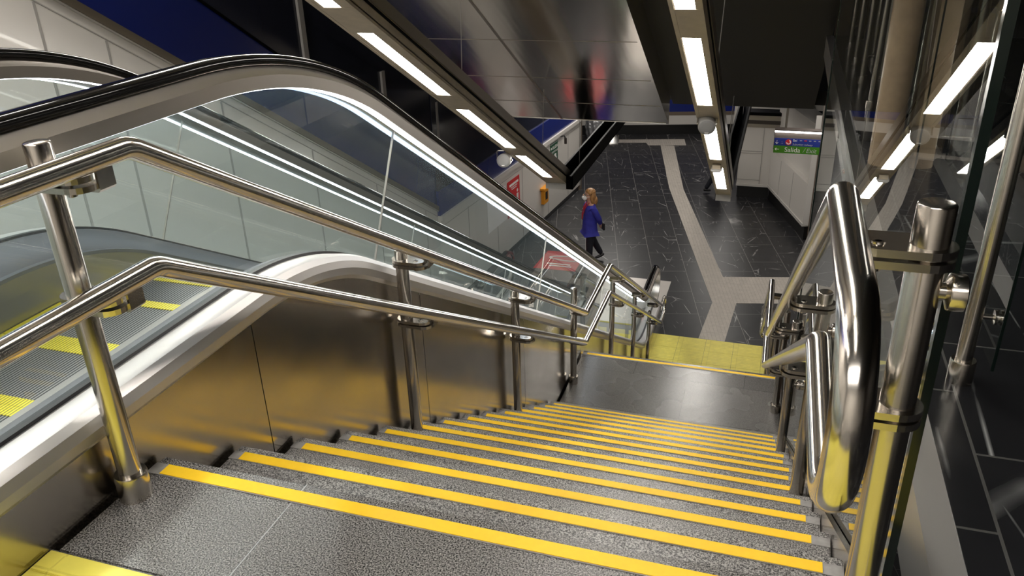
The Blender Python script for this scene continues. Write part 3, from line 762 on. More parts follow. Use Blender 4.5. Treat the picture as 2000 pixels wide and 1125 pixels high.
# hanging sign with its lamp
sg = thing('hanging_sign', 'hanging Salida / Exit sign with blue upper band, lit by tube above', 'sign', (1.85, 13, -2.4)); SO = Vector((1.85, 13, -2.4))
def sbox(name, x0, x1, z0, z1, mat, y0=12.985, y1=13.03, par=None, bev=0.):
    bm = new_bm(); add_box(bm, x0, x1, y0, y1, z0, z1, bev); return obj(name, loc_bm(bm, SO), mat, par or sg)
sbox('box', 1.455, 2.30, -2.625, -2.26, 'sign_grey', 12.99, 13.10)
bb = sbox('blue_band', 1.456, 2.298, -2.495, -2.365, 'sign_blue', 12.985, 12.99)
gb = sbox('green_band', 1.456, 2.298, -2.625, -2.495, 'sign_green', 12.985, 12.99)
sbox('lamp_tube', 1.45, 2.28, -2.255, -2.228, 'tube_lamp', 12.94, 12.975); sbox('lamp_housing', 1.45, 2.30, -2.225, -2.205, 'sign_grey', 12.93, 13.10)
def stext(nm, s, size, x, z, mat, shear=0., par=None): text_mesh(nm, s, size, mat, par or sg, basis(Vector((x, 12.984, z)) - SO, (1, 0, 0), (0, 0, 1)), shear)
stext('lettering', 'Salida', .115, 1.635, -2.60, 'pale', 0, gb); stext('lettering', '/', .11, 1.935, -2.60, 'palegrey', .2, gb); stext('lettering', 'Exit', .108, 1.985, -2.60, 'palegrey', .22, gb)
stext('lettering', 'Sol', .055, 1.76, -2.415, 'pale', 0, bb); stext('lettering', 'Suburban railway', .047, 1.755, -2.48, 'palegrey', .2, bb)
def sprism(name, pts, mat, par):
    bm = new_bm()
    for poly in pts: add_prism(bm, [Vector((x, 12.9845, z)) - SO for x, z in poly], (0, -.002, 0))
    obj(name, bm, mat, par)
sprism('arrow', [[(1.475, -2.56), (1.50, -2.585), (1.506, -2.575), (1.495, -2.564), (1.545, -2.564), (1.545, -2.556), (1.495, -2.556), (1.506, -2.545), (1.50, -2.535)]], 'pale', gb)
sprism('arrow', [[(1.497, -2.40), (1.503, -2.40), (1.503, -2.455), (1.52, -2.437), (1.526, -2.443), (1.50, -2.472), (1.474, -2.443), (1.48, -2.437), (1.497, -2.455)]], 'pale', bb)
sprism('pictogram', [[(1.56, -2.46), (1.60, -2.45), (1.60, -2.46)], [(1.575, -2.43), (1.585, -2.42), (1.59, -2.432)]], 'palegrey', bb)
def disc(x, z, r, mat, par, hole=0., arc=2 * PI, st=0.):
    bm = new_bm(); n = 24
    for k in range(n):
        a, b2 = st + arc * k / n, st + arc * (k + 1) / n
        add_quad(bm, [Vector((x + q * math.cos(f), 12.983 if not hole else 12.982, z + q * math.sin(f))) - SO for q, f in ((hole, a), (r, a), (r, b2), (hole, b2))])
    obj('logo' if not hole else 'logo_mark', bm, mat, par)
disc(1.69, -2.43, .052, 'red', bb); disc(1.69, -2.43, .040, 'pale', bb, .024, 1.35 * PI, 1.05 * PI)
sprism('line_marks', [[(1.87 + .075 * k, -2.40), (1.905 + .075 * k, -2.40), (1.905 + .075 * k, -2.388), (1.87 + .075 * k, -2.388)] for k in (0, 2, 3, 4, 5)], 'palegrey', bb)
sprism('line_mark', [[(1.94, -2.402), (1.985, -2.402), (1.985, -2.386), (1.94, -2.386)]], 'lanyard', bb)
bm = new_bm()
for x in (1.62, 2.2): add_box(bm, x - .02, x + .02, 13.03, 13.06, -2.21, -.9)
obj('hanger', loc_bm(bm, SO), 'fixside', sg)

# ------------------------------------------------------------------ ceiling: steel soffit, black panels
def sof(y): return -1.464 - .565 * (y - 10.163)
sx0, sx1, yb = -2.57, -.061, 10.307
bm = new_bm(); add_prism(bm, [(sx0, -4, sof(-4)), (sx0, yb, sof(yb)), (sx0, yb, sof(yb) + .02), (sx0, -4, sof(-4) + .02)], (sx1 - sx0, 0, 0))
bmesh.ops.subdivide_edges(bm, edges=bm.edges, cuts=1); struct(obj('ceiling_soffit', bm, 'soffit'), 'sloping rippled stainless soffit')
bm = new_bm(); add_prism(bm, [(sx1, -4, sof(-4) - .01), (sx1, yb + .01, sof(yb) - .015), (sx1, yb + .01, sof(yb) + .42), (sx1, -4, sof(-4) + .42)], (.035, 0, 0))
add_prism(bm, [(sx0, yb, sof(yb) - .012), (sx1, yb, sof(yb) - .012), (sx1, yb + .02, sof(yb) + .10), (sx0, yb + .02, sof(yb) + .10)], (0, .02, 0))
struct(obj('trim_17', bm, 'soffit'))
bm = new_bm()
for y in (3.2, 5.8, 7.6, 8.7, 9.6): add_box(bm, sx0, sx1, y - .003, y + .003, sof(y) - .004, sof(y) + .004)
for x in (-1.635,): add_prism(bm, [(x, -4, sof(-4) - .006), (x, yb, sof(yb) - .006), (x, yb, sof(yb)), (x, -4, sof(-4))], (.03, 0, 0))
struct(obj('trim_18', bm, 'fixside'))
def cei(y): return -1.344 - .565 * (y - 10.692)
bm = new_bm(); add_prism(bm, [(sx1 + .035, -4, cei(-4)), (sx1 + .035, 10.69, cei(10.69)), (sx1 + .035, 10.69, cei(10.69) + 1.2), (sx1 + .035, -4, cei(-4) + 1.2)], (1.96, 0, 0)); struct(obj('ceiling_black', bm, 'black'))
bm = new_bm(); add_prism(bm, [(-3.58, -4, sof(-4) + .6), (-3.58, 11, sof(11) + .6), (-3.58, 11, sof(11) + 2), (-3.58, -4, sof(-4) + 2)], (1.0, 0, 0)); struct(obj('ceiling_left', bm, 'black'))
bm = new_bm(); add_box(bm, -8, 9, 10.75, 26, -1.30, -1.1); struct(obj('ceiling_lower', bm, 'black'))
# enclosing dark shell
bm = new_bm(); add_box(bm, 9, 9.2, -7, 27, -6, 6); struct(obj('wall_right', bm, 'dark'))
bm = new_bm(); add_box(bm, -8, 9, 26.5, 26.7, -6, 6); struct(obj('wall_end', bm, 'dark'))
bm = new_bm(); add_box(bm, -8, 9, -6.7, -6.5, -6, 6); struct(obj('wall_back', bm, 'white2'))
bm = new_bm(); add_box(bm, -8, 9, -6.7, -1.0, 4.1, 4.3); struct(obj('ceiling_top', bm, 'black'))
bm = new_bm(); add_box(bm, 1.97, 9, -1, 10.75, 4.1, 4.3); struct(obj('ceiling_gallery', bm, 'black'))

# ------------------------------------------------------------------ light channels
LS = .53
KY, KZ = 10.163, -2.544        # where the sloping part turns level
def lz(y): return KZ + LS * (KY - y)
cyc = math.cos(math.atan(LS)); syc = math.sin(math.atan(LS))
PANELS = [(-4.04, -2.36), (-2.06, -.385), (-.06, 1.655), (2.015, 3.995), (4.44, 5.915), (6.37, 7.91), (8.315, 9.59)]
def channel(name, x0, x1, l0, l1, label, beam, beam_end):
    o = Vector((x0, KY, KZ)); t = thing(name, label, 'ceiling light', o)
    H = .228
    def slab(bm, xa, xb, ya, yb_, h0, h1):
        def P(y, h): return (y + syc * h, lz(y) + cyc * h)
        a, b, c, d = P(ya, h0), P(yb_, h0), P(yb_, h1), P(ya, h1)
        add_prism(bm, [(xa, *a), (xa, *b), (xa, *c), (xa, *d)], (xb - xa, 0, 0))
    bm = new_bm(); slab(bm, x0, x1, -4.5, 10.11, .02, H); slab(bm, x0, x0 + .03, -4.5, 10.11, -.004, .03); slab(bm, x1 - .03, x1, -4.5, 10.11, -.004, .03)
    obj('housing', loc_bm(bm, o), 'fixture', t)
    bm = new_bm(); slab(bm, x1, x1 + .006, -4.5, 10.11, H * .42, H * .52); slab(bm, x0 - .006, x0, -4.5, 10.11, H * .42, H * .52); obj('side_groove', loc_bm(bm, o), 'blackbeam', t)
    bm = new_bm(); slab(bm, x1, x1 + .012, -4.5, 10.11, H * .56, H); slab(bm, x0 - .012, x0, -4.5, 10.11, H * .56, H); obj('side_rail', loc_bm(bm, o), 'fixside', t)
    ends = [-4.5] + [v for p in PANELS for v in p] + [10.11]
    for i in range(0, len(ends), 2):
        bm = new_bm(); slab(bm, x0 + .03, x1 - .03, ends[i], ends[i + 1], -.002, .02); obj('blank_plate', loc_bm(bm, o), 'fixture', t)
    for ya, yb_ in PANELS:
        bm = new_bm(); slab(bm, x0 + .03, l0, ya, yb_, .0, .02); slab(bm, l1, x1 - .03, ya, yb_, .0, .02); obj('reflector', loc_bm(bm, o), 'fixture', t)
        bm = new_bm(); slab(bm, l0, l1, ya, yb_, .004, .02); obj('diffuser', loc_bm(bm, o), 'lamp', t)
    # level channel continuing over the hall
    (bx0, bx1) = beam
    bm = new_bm()
    add_box(bm, bx0, bx1, 9.995, beam_end, KZ, KZ + .015); add_box(bm, bx0, bx0 + .012, 9.995, beam_end, KZ, KZ + .24); add_box(bm, bx1 - .012, bx1, 9.995, beam_end, KZ, KZ + .24)
    add_box(bm, bx0, bx1, 9.995, 10.01, KZ, KZ + .22)
    obj('level_channel', loc_bm(bm, o), 'blackbeam', t)
    bm = new_bm(); add_box(bm, bx0 - .012, bx0 + .016, 9.87, beam_end, KZ + .24, KZ + .252); add_box(bm, bx1 - .016, bx1 + .012, 9.87, beam_end, KZ + .24, KZ + .252); obj('channel_rim', loc_bm(bm, o), 'beamrim', t)
    for ya, yb_ in ((10.5, 12.0), (12.5, 14.0), (14.5, 16.0)):
        bm = new_bm(); add_box(bm, bx0 + .04, bx1 - .04, ya, yb_, KZ - .006, KZ + .002); obj('diffuser', loc_bm(bm, o), 'lamp_hall', t)
    bm = new_bm(); add_box(bm, x0, x1, 9.985, 9.995, KZ - .005, KZ + .12); obj('end_plate', loc_bm(bm, o), 'speaker', t)
    bm = new_bm()
    for y in (2.6, 6.1, 8.9): add_tube(bm, [(x1 - .05, y, lz(y) + H), (x1 - .02, y, lz(y) + 1.05)], .004, 6)
    for y in (10.9, 14.6): add_tube(bm, [((bx0 + bx1) / 2, y, KZ + .02), ((bx0 + bx1) / 2, y, -1.3)], .004, 6)
    obj('suspension_wire', loc_bm(bm, o), 'mullion', t)
channel('light_channel', -1.789, -1.471, -1.717, -1.579, 'long sloping light channel above the escalator, end bending under the steel soffit', (-1.60, -1.37), 17.4)
channel('light_channel', .737, .947, .773, .899, 'long sloping light channel above the stairs, in front of the black ceiling', (.731, .935), 16.6)

def loudspeaker(c, d, label, r=.075):
    c, d = Vector(c), Vector(d).normalized(); t = thing('loudspeaker', label, 'loudspeaker', c)
    bm = new_bm(); add_lathe(bm, c - d * .16, d, [(0, r * .55), (.01, r * .8), (.05, r * .97), (.15, r), (.165, r * .97), (.17, r * .9)], 28); obj('body', loc_bm(bm, c), 'speaker', t, True, 50)
    bm = new_bm(); add_lathe(bm, c + d * .010, d, [(0, r * .90), (.003, r * .88), (.008, r * .6), (.010, .001)], 28); obj('grille', loc_bm(bm, c), 'grille', t, True, 50)
    e = d.cross(Vector((0, 0, 1))).normalized(); upv = e.cross(d)
    bm = new_bm(); q = c + d * .0215 - upv * r * .62
    add_prism(bm, [q + e * .018 + upv * .005, q - e * .018 + upv * .005, q - e * .018 - upv * .005, q + e * .018 - upv * .005], d * .003); obj('badge', loc_bm(bm, c), 'pale', t)
    bm = new_bm(); k = c - d * .06
    add_tube(bm, fillet([k + e * (r + .006), k + e * (r + .008) + Vector((0, 0, r + .03)), k - e * (r + .008) + Vector((0, 0, r + .03)), k - e * (r + .006)], .02), .006, 8)
    add_lathe(bm, k + e * r, e, [(0, .012), (.014, .012)], 12); add_lathe(bm, k - e * r, -e, [(0, .012), (.014, .012)], 12)
    add_tube(bm, [k + Vector((0, 0, r + .03)), k + Vector((0, .03, r + .13))], .008, 8)
    obj('bracket', loc_bm(bm, c), 'fixside', t)
loudspeaker((-1.80, 8.075, -1.575), (.08, -.97, .08), 'grey barrel loudspeaker hung under the light channel above the escalator', .09)
loudspeaker((.842, 6.22, -.56), (.10, -.92, -.28), 'grey barrel loudspeaker hung under the light channel over the stairs', .082)
loudspeaker((-1.40, 13.3, -2.72), (.15, -.45, -1), 'small grey barrel loudspeaker under the level black channel below the soffit', .085)
em = thing('emergency_lamp', 'small white emergency lamp between two light panels over the stairs', 'lamp', (.839, 8.12, lz(8.12)))
bm = new_bm(); add_box(bm, .775, .90, 8.06, 8.18, lz(8.12) - .09, lz(8.12) - .04, .012); obj('lens', loc_bm(bm, em.location), 'speaker', em)
bm = new_bm(); add_box(bm, .79, .885, 8.07, 8.17, lz(8.12) - .05, lz(8.12) - .002); obj('mount', loc_bm(bm, em.location), 'fixture', em)

# ------------------------------------------------------------------ right side: stringer, glass, gallery
def noseline(y):
    if y <= 0: return 0.
    if y < 3.9: return -SL * y
    if y < Y2: return ZL
    return max(ZL - SL * (y - Y2), ZF)
bm = new_bm()
ysx = [-.6, 0, 3.9, 4.2, 5.06, 8.96, 9.2]
top = [.05, .05, ZL + .20, ZL + .06, ZL + .06, ZF + .15, ZF + .06]
add_prism(bm, [(1.7245, y, z) for y, z in zip(ysx, top)] + [(1.7245, 9.2, ZF), (1.7245, 6.0, ZF), (1.7245, 3.0, ZL - .8), (1.7245, -.6, -.6)], (.016, 0, 0))
struct(obj('trim_19', bm, 'clad'), 'stainless stair stringer')
bm = new_bm(); add_prism(bm, [(1.746, -.05, .10), (1.746, 3.9, ZL + .24), (1.746, 4.2, ZL + .10), (1.746, 4.2, ZL - .3), (1.746, 3.9, ZL - .2), (1.746, -.05, -.3)], (.006, 0, 0))
struct(obj('trim_20', bm, 'clad'))
XG = 1.743
gp = thing('glass_screen', 'tall clear glass screen along the right handrail, dark polished near edge', 'glass screen', (XG, 0, 0)); GO = gp.location.copy()
gt0, gt1 = cei(-.02) - .03, cei(4.12) - .03
bm = new_bm(); add_quad(bm, [(XG, -.02, -.28), (XG, 4.12, ZL - .2), (XG, 4.12, gt1), (XG, -.02, gt0)]); obj('pane', loc_bm(bm, GO), 'glass_side', gp)
bm = new_bm(); add_box(bm, XG - .007, XG + .009, -.036, -.018, -.28, gt0); obj('near_edge', loc_bm(bm, GO), 'glass_edge', gp, label='dark green polished vertical glass edge')
bm = new_bm(); add_box(bm, XG - .004, XG + .004, 4.115, 4.123, ZL - .2, gt1); obj('far_edge', loc_bm(bm, GO), 'glass_edge', gp)
# gallery beside the stairs
bm = new_bm(); add_box(bm, 1.94, 9, -6, 8.2, -.45, 0); struct(obj('floor_gallery', bm, 'gallery'))
bm = new_bm(); add_box(bm, 1.865, 1.94, -2, 8.2, -.22, -.002); struct(obj('trim_21', bm, 'deck'), 'stainless edge strip of the gallery floor')
bm = new_bm(); add_box(bm, 1.95, 2.1, 3.2, 8.2, ZF, -.45); struct(obj('wall_gallery', bm, 'dark'))
gb_ = thing('glass_balustrade', 'gallery balustrade of slim steel posts and clear panes on black marble', 'balustrade', (2.05, 1, 0)); QO = gb_.location.copy()
for y in (1.0, 4.6, 5.53, 6.38, 7.25):
    bm = new_bm(); add_cyl(bm, (2.05, y, 0), (2.05, y, 1.25), .0235, 24, .004); po = obj('post', loc_bm(bm, QO), 'tube_dark', gb_, True, 30)
    bm = new_bm(); add_lathe(bm, (2.05, y, 0), (0, 0, 1), [(0, .036), (.07, .036), (.075, .034), (.075, .024)], 24); obj('base_collar', loc_bm(bm, QO), 'tube_dark', po, True, 30)
    for z in (.22, .85):
        bm = new_bm(); add_lathe(bm, (2.07, y, z), (1, 0, 0), [(0, .008), (.028, .008), (.03, .022), (.038, .022), (.038, .014), (.046, .014), (.046, .022), (.054, .022)], 20)
        obj('pane_clamp', loc_bm(bm, QO), 'tube', po, True, 30)
for y0, y1 in ((.94, 2.8), (2.83, 4.68), (4.7, 6.5), (6.52, 8.1)):
    bm = new_bm(); add_quad(bm, [(2.112, y0, .08), (2.112, y1, .08), (2.112, y1, 1.3), (2.112, y0, 1.3)]); g = obj('glass_pane', loc_bm(bm, QO), 'glass_gal', gb_)
    bm = new_bm(); add_box(bm, 2.108, 2.116, y0 - .006, y0, .08, 1.3); obj('pane_edge', loc_bm(bm, QO), 'glass_edge', g)
def column(x, y, r, h, mat, label, z0=0., nm='service_pipe'):
    bm = new_bm(); add_lathe(bm, (x, y, z0), (0, 0, 1), [(0, r), (h * .5, r), (h, r)], 32); o = obj(nm, bm, mat, None, True, 40); tag(o, label, 'pipe', 'vertical pipes behind the glass'); return o
column(2.026, 3.33, .076, 3.4, 'tan', 'thick tan vertical pipe on the gallery edge, first beside the black void')
column(2.155, 3.40, .030, 3.4, 'tube_dark', 'slim steel pipe between two tan pipes on the gallery')
column(2.275, 3.55, .075, 3.4, 'tan', 'thick tan vertical pipe on gallery, second, half behind the light reflection')
column(2.41, 3.55, .030, 3.4, 'tube_dark', 'steel pipe right of the second tan pipe on the gallery')
column(2.53, 3.62, .045, 3.4, 'tube_dark', 'steel pipe furthest right along the gallery pipes')

# ------------------------------------------------------------------ floor sticker
fs = thing('floor_sticker', 'red floor sticker with white footprint outline beyond the escalator foot', 'sticker', (-2.2, 12.6, ZF)); fo = fs.location.copy()
bm = new_bm(); add_prism(bm, [(-2.68, 12.16, ZF + .0005), (-1.80, 12.18, ZF + .0005), (-1.86, 13.07, ZF + .0005), (-2.63, 13.05, ZF + .0005)], (0, 0, .003)); obj('sheet', loc_bm(bm, fo), 'red', fs)
bm = new_bm()
ring = [(-2.50 + .33 * (1 - math.cos(t)) , 12.72 + .085 * math.sin(t) * (1.25 - .3 * math.cos(t)), ZF + .006) for t in [2 * PI * k / 28 for k in range(29)]]
add_tube(bm, ring, .016, 6)
for k, (a, b) in enumerate(((-2.48, -2.02), (-2.42, -1.98))): add_box(bm, a, b, 12.42 - k * .09, 12.46 - k * .09, ZF + .0035, ZF + .006)
obj('print', loc_bm(bm, fo), 'pale', fs)

# ------------------------------------------------------------------ people
def skin_mesh(name, nodes, edges, mat, parent, root=0, sub=2, xf=None):
    me = bpy.data.meshes.new(name); me.from_pydata([n[:3] for n in nodes], edges, []); me.update()
    o = bpy.data.objects.new(name + '_tmp', me); COL.objects.link(o)
    md = o.modifiers.new('s', 'SKIN'); md.use_smooth_shade = True
    for i, n in enumerate(nodes):
        sv = me.skin_vertices[0].data[i]; r = n[3]; sv.radius = r if isinstance(r, tuple) else (r, r); sv.use_root = (i == root)
    sd = o.modifiers.new('d', 'SUBSURF'); sd.levels = sub; sd.render_levels = sub
    bpy.context.view_layer.update()
    m2 = bpy.data.meshes.new_from_object(o.evaluated_get(bpy.context.evaluated_depsgraph_get()))
    bpy.data.objects.remove(o); bpy.data.meshes.remove(me); m2.name = name
    m2.materials.clear(); m2.materials.append(M[mat])
    for p in m2.polygons: p.use_smooth = True
    r = bpy.data.objects.new(name, m2); COL.objects.link(r); r.parent = parent; return r

def hand(parent, w, d, side, curl, mat='skin'):
    """palm, four fingers and a thumb rooted in the wrist w, pointing along d"""
    w, d, side, curl = Vector(w), Vector(d).normalized(), Vector(side).normalized(), Vector(curl).normalized()
    nodes, edges = [(*w, .020), (*(w + d * .04), (.032, .018)), (*(w + d * .075), (.034, .016))], [(0, 1), (1, 2)]
    for k, ln in enumerate((.062, .072, .068, .052)):
        b = w + d * .072 + side * (.026 - .0175 * k); i = len(nodes)
        nodes += [(*b, .0085), (*(b + d * ln * .5 + curl * .008), .0075), (*(b + d * ln * .82 + curl * .032), .0065)]
        edges += [(2, i), (i, i + 1), (i + 1, i + 2)]
    b = w + d * .025 + side * .032; i = len(nodes)
    nodes += [(*b, .011), (*(b + d * .028 + side * .016), .009), (*(b + d * .055 + side * .014 + curl * .012), .0075)]
    edges += [(1, i), (i, i + 1), (i + 1, i + 2)]
    return skin_mesh('hand', nodes, edges, mat, parent, 0, 1)

# woman looking up: local +X is forward
wm = thing('person', 'woman in royal blue jacket and white face mask, hands behind back', 'person', (-1.70, 12.68, ZF))
body_nodes = [(0, 0, .80, (.115, .14)), (.0, 0, .98, (.10, .125)), (-.005, 0, 1.14, (.11, .15)), (-.01, 0, 1.27, (.085, .13)), (.0, 0, 1.335, .05), (.015, 0, 1.385, .045), (.035, 0, 1.45, (.075, .068)), (.04, 0, 1.53, (.085, .072)), (.03, 0, 1.58, (.055, .05)),
    (.0, .08, .76, .085), (.03, .085, .43, .055), (.025, .085, .08, .036), (.0, -.08, .76, .085), (-.10, -.085, .45, .055), (-.27, -.085, .12, .036),
    (-.01, .15, 1.255, .055), (-.13, .17, 1.01, .042), (-.19, .05, .86, .03), (-.01, -.15, 1.255, .055), (-.13, -.17, 1.01, .042), (-.19, -.05, .84, .03)]
be = [(0, 1), (1, 2), (2, 3), (3, 4), (4, 5), (5, 6), (6, 7), (7, 8), (0, 9), (9, 10), (10, 11), (0, 12), (12, 13), (13, 14), (3, 15), (15, 16), (16, 17), (3, 18), (18, 19), (19, 20)]
skin_mesh('body', body_nodes, be, 'skin', wm)
G = .018
def grow(idx, g): return [(*body_nodes[i][:3], tuple(v + g for v in (body_nodes[i][3] if isinstance(body_nodes[i][3], tuple) else (body_nodes[i][3],) * 2))) for i in idx]
jn = [(.0, 0, .69, (.13, .158))] + grow([0], .032) + grow([1, 2, 3], .024) + [(-.005, 0, 1.315, (.06, .075))] + grow([15, 16, 17, 18, 19, 20], .014)
skin_mesh('jacket', jn, [(0, 1), (1, 2), (2, 3), (3, 4), (4, 5), (4, 6), (6, 7), (7, 8), (4, 9), (9, 10), (10, 11)], 'jacket', wm, 1)
tn = [(0, 0, .78, (.085, .11)), (0, .072, .70, .092)] + grow([10, 11], .020) + [(-.005, -.072, .70, .092)] + grow([13, 14], .020)
skin_mesh('trousers', tn, [(0, 1), (1, 2), (2, 3), (0, 4), (4, 5), (5, 6)], 'trousers', wm)
for (x, y, z, tilt) in ((.06, .085, .0, 0), (-.235, -.085, .02, .35)):
    sn = [(x - .09, y, z + .05 + tilt * .18, .034), (x, y, z + .035 + tilt * .04, .034), (x + .10, y, z + .026, .024)]
    skin_mesh('shoe', sn, [(0, 1), (1, 2)], 'shoe', wm, 1)
# hair shell, falling behind to the shoulders
bm = new_bm()
add_ellipsoid(bm, (-.005, 0, 1.545), (.098, .094, .082)); add_ellipsoid(bm, (-.035, 0, 1.46), (.075, .105, .12)); add_ellipsoid(bm, (-.075, 0, 1.36), (.07, .115, .11))
add_ellipsoid(bm, (-.03, .085, 1.42), (.045, .026, .12)); add_ellipsoid(bm, (-.03, -.085, 1.42), (.045, .026, .12))
obj('hair', bm, 'hair', wm, True, 80)
bm = new_bm(); add_ellipsoid(bm, (.105, 0, 1.435), (.045, .055, .055)); add_ellipsoid(bm, (.135, 0, 1.45), (.03, .022, .035)); mk = obj('face_mask', bm, 'mask', wm, True, 80)
bm = new_bm()
for s in (-1, 1): add_tube(bm, [(.10, s * .045, 1.45), (.04, s * .085, 1.47)], .003, 6)
obj('ear_loop', bm, 'mask', mk)
bm = new_bm(); add_ellipsoid(bm, (.128, 0, 1.492), (.016, .013, .022)); obj('nose', bm, 'skin', wm, True)
bm = new_bm()
for s in (-1, 1): add_ellipsoid(bm, (.104, s * .032, 1.508), (.012, .014, .009))
obj('eyes', bm, 'ink', wm, True)
bm = new_bm()
for s in (-1, 1):
    add_tube(bm, [(.122, s * .034 + .026 * math.cos(2 * PI * k / 14), 1.505 + .020 * math.sin(2 * PI * k / 14)) for k in range(15)], .0035, 6)
    add_tube(bm, [(.120, s * .060, 1.508), (.03, s * .082, 1.505)], .003, 6)
add_tube(bm, [(.124, -.01, 1.508), (.124, .01, 1.508)], .003, 6); obj('glasses', bm, 'dark', wm)
bm = new_bm()
for s in (-1, 1): add_tube(bm, [(.03, s * .055, 1.335), (.105, s * .05, 1.24), (.145, s * .02, 1.08), (.15, s * .005, .98)], .010, 6)
add_prism(bm, [(.075, -.035, 1.31), (.075, .035, 1.31), (.13, .012, 1.17), (.13, -.012, 1.17)], (.01, 0, .004))
obj('lanyard', bm, 'lanyard', wm)
bm = new_bm(); add_box(bm, .155, .162, -.035, .035, .86, .97, .003); obj('name_badge', bm, 'palegrey', wm)
bm = new_bm(); add_box(bm, .112, .118, -.09, -.05, 1.165, 1.18); obj('pin', bm, 'pale', wm)
hand(wm, (-.19, .04, .86), (-.25, -.6, -.5), (0, .3, -1), (1, 0, 0)); hand(wm, (-.195, -.04, .84), (-.2, .7, -.4), (0, -.3, -1), (1, 0, 0))
bm = new_bm(); add_box(bm, -.285, -.25, -.07, .06, .70, .86, .01); tb = obj('mobile_phone', loc_bm(bm, (0, 0, 0)), 'ink', None)
wm.rotation_euler = (0, 0, math.radians(-150)); wm.scale = (1.0, 1.0, .92)
tb.rotation_euler = wm.rotation_euler; tb.location = wm.location; tb.scale = wm.scale
tag(tb, 'black flat phone held behind the back of the woman in blue jacket', 'phone')
# second figure, mostly behind the right light channel
pm = thing('person', 'person in dark clothes walking behind the light channel over the stairs', 'person', (.26, 17.55, ZF))
bn = [(0, 0, .80, (.12, .15)), (.02, 0, 1.05, (.11, .14)), (.05, 0, 1.25, (.10, .16)), (.07, 0, 1.36, .055), (.09, 0, 1.46, (.085, .075)), (.085, 0, 1.56, (.07, .065)),
    (0, .085, .76, .085), (.18, .085, .44, .06), (.20, .085, .08, .04), (0, -.085, .76, .085), (-.08, -.085, .45, .06), (-.28, -.085, .10, .04),
    (.04, .18, 1.25, .05), (-.06, .21, 1.0, .042), (.05, .21, .80, .03), (.04, -.18, 1.25, .05), (.08, -.21, 1.0, .042), (.16, -.2, .82, .03)]
skin_mesh('body', bn, [(0, 1), (1, 2), (2, 3), (3, 4), (4, 5), (0, 6), (6, 7), (7, 8), (0, 9), (9, 10), (10, 11), (2, 12), (12, 13), (13, 14), (2, 15), (15, 16), (16, 17)], 'skin', pm)
def g2(idx, g): return [(*bn[i][:3], tuple(v + g for v in (bn[i][3] if isinstance(bn[i][3], tuple) else (bn[i][3],) * 2))) for i in idx]
skin_mesh('coat', g2([0, 1, 2, 12, 13, 14, 15, 16, 17], .018), [(0, 1), (1, 2), (2, 3), (3, 4), (4, 5), (2, 6), (6, 7), (7, 8)], 'darkcoat', pm)
skin_mesh('trousers', g2([0, 6, 7, 8, 9, 10, 11], .016), [(0, 1), (1, 2), (2, 3), (0, 4), (4, 5), (5, 6)], 'trousers', pm)
for x, y, z in ((.22, .085, 0), (-.25, -.085, .03)): skin_mesh('shoe', [(x - .08, y, z + .05, .036), (x, y, z + .036, .036), (x + .11, y, z + .027, .026)], [(0, 1), (1, 2)], 'shoe', pm, 1)
bm = new_bm(); add_ellipsoid(bm, (.065, 0, 1.54), (.10, .092, .09)); obj('hair', bm, 'shoe', pm, True, 80)
hand(pm, (.05, .21, .80), (.1, 0, -1), (1, 0, 0), (.3, -.4, 0)); hand(pm, (.16, -.2, .82), (.1, 0, -1), (1, 0, 0), (.3, .4, 0))
pm.rotation_euler = (0, 0, math.radians(15)); pm.scale = (.95,) * 3
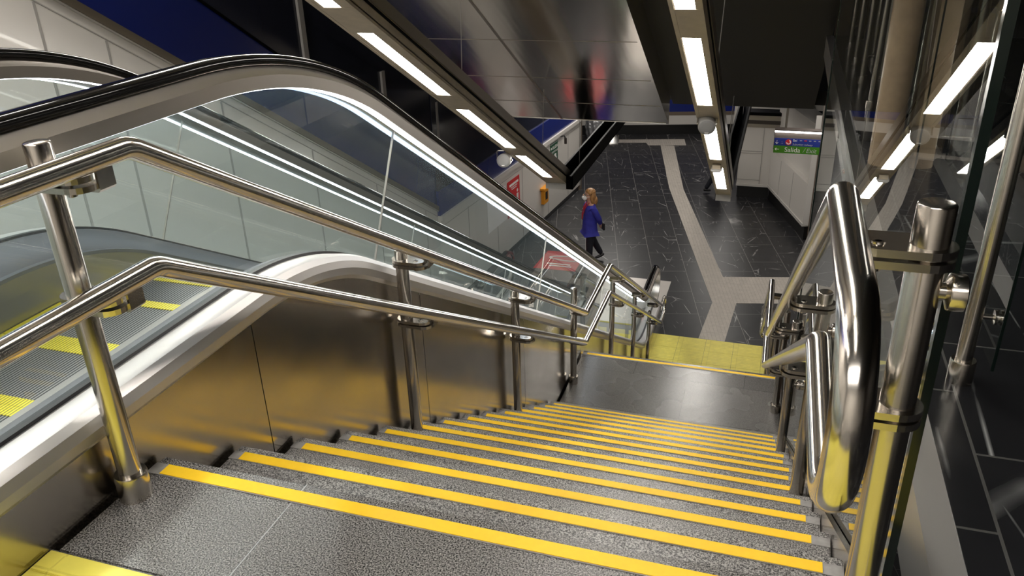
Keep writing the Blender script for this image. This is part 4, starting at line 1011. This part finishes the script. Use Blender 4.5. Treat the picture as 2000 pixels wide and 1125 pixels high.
# wrapped bag standing by the far wall
bm = new_bm(); bmesh.ops.create_icosphere(bm, subdivisions=4, radius=1)
for v in bm.verts:
    z = v.co.z; pinch = 1 - .75 * max(0, z - .45) / .55
    k = 1 + .10 * math.sin(9 * math.atan2(v.co.y, v.co.x) + 4 * z) + .05 * math.sin(17 * z)
    v.co = Vector((v.co.x * .24 * pinch * k, v.co.y * .24 * pinch * k, .48 + z * .48))
for k in range(5):
    a = 2 * PI * k / 5; add_tube(bm, [(0, 0, .90), (.05 * math.cos(a), .05 * math.sin(a), 1.0), (.14 * math.cos(a), .14 * math.sin(a), 1.06)], [.03, .04, .01], 8)
b_ = obj('plastic_bag', bm, 'bag', None, True, 80); b_.location = (-3.50, 21.1, ZF + .002)
tag(b_, 'crumpled clear plastic bag tied at the top before the far wall', 'bag')

# ------------------------------------------------------------------ top hall lamp and added fill lights
def area(name, loc, rot, sx_, sy_, power, col=(1, .95, .88)):
    l = bpy.data.lights.new(name, 'AREA'); l.shape = 'RECTANGLE'; l.size = sx_; l.size_y = sy_; l.energy = power; l.color = col
    o = bpy.data.objects.new(name, l); COL.objects.link(o); o.location = loc; o.rotation_euler = rot; return o
area('hall_fill', (-2.5, 16.8, -1.33), (0, 0, 0), .4, 6, 110)  # three unseen fill lights added to brighten the lower hall
area('hall_fill', (.2, 20.5, -1.33), (0, 0, 0), .5, 4, 60)
area('hall_fill', (2.6, 12.5, -1.33), (0, 0, 0), .5, 4, 60)
area('top_lamp', (.2, -4.3, 4.0), (0, 0, 0), 5, 1.5, 200)
area('wall_fill', (-2.7, 2.6, 3.7), (0, 0, 0), .6, 6.5, 520)  # unseen fill added to brighten the left wall, no fitting there
w = bpy.data.worlds.new('World'); S.world = w; w.use_nodes = True
w.node_tree.nodes['Background'].inputs[0].default_value = (.9, .95, 1, 1); w.node_tree.nodes['Background'].inputs[1].default_value = .02

# ------------------------------------------------------------------ camera
cam = bpy.data.cameras.new('Camera'); co = bpy.data.objects.new('Camera', cam); COL.objects.link(co)
cam.sensor_width = 36; cam.lens = 28.3814; cam.clip_start = .02; cam.clip_end = 100
r_, u_, f_ = Vector((.95144, .30647, -.02907)), Vector((-.10512, .41217, .90502)), Vector((-.28934, .85802, -.42436))
m = Matrix((r_, u_, -f_)).transposed().to_4x4(); m.translation = (1.4465, -1.3765, 1.3193); co.matrix_world = m
S.camera = co
S.view_settings.view_transform = 'Standard'; S.view_settings.look = 'None'; S.view_settings.exposure = 0; S.view_settings.gamma = 1
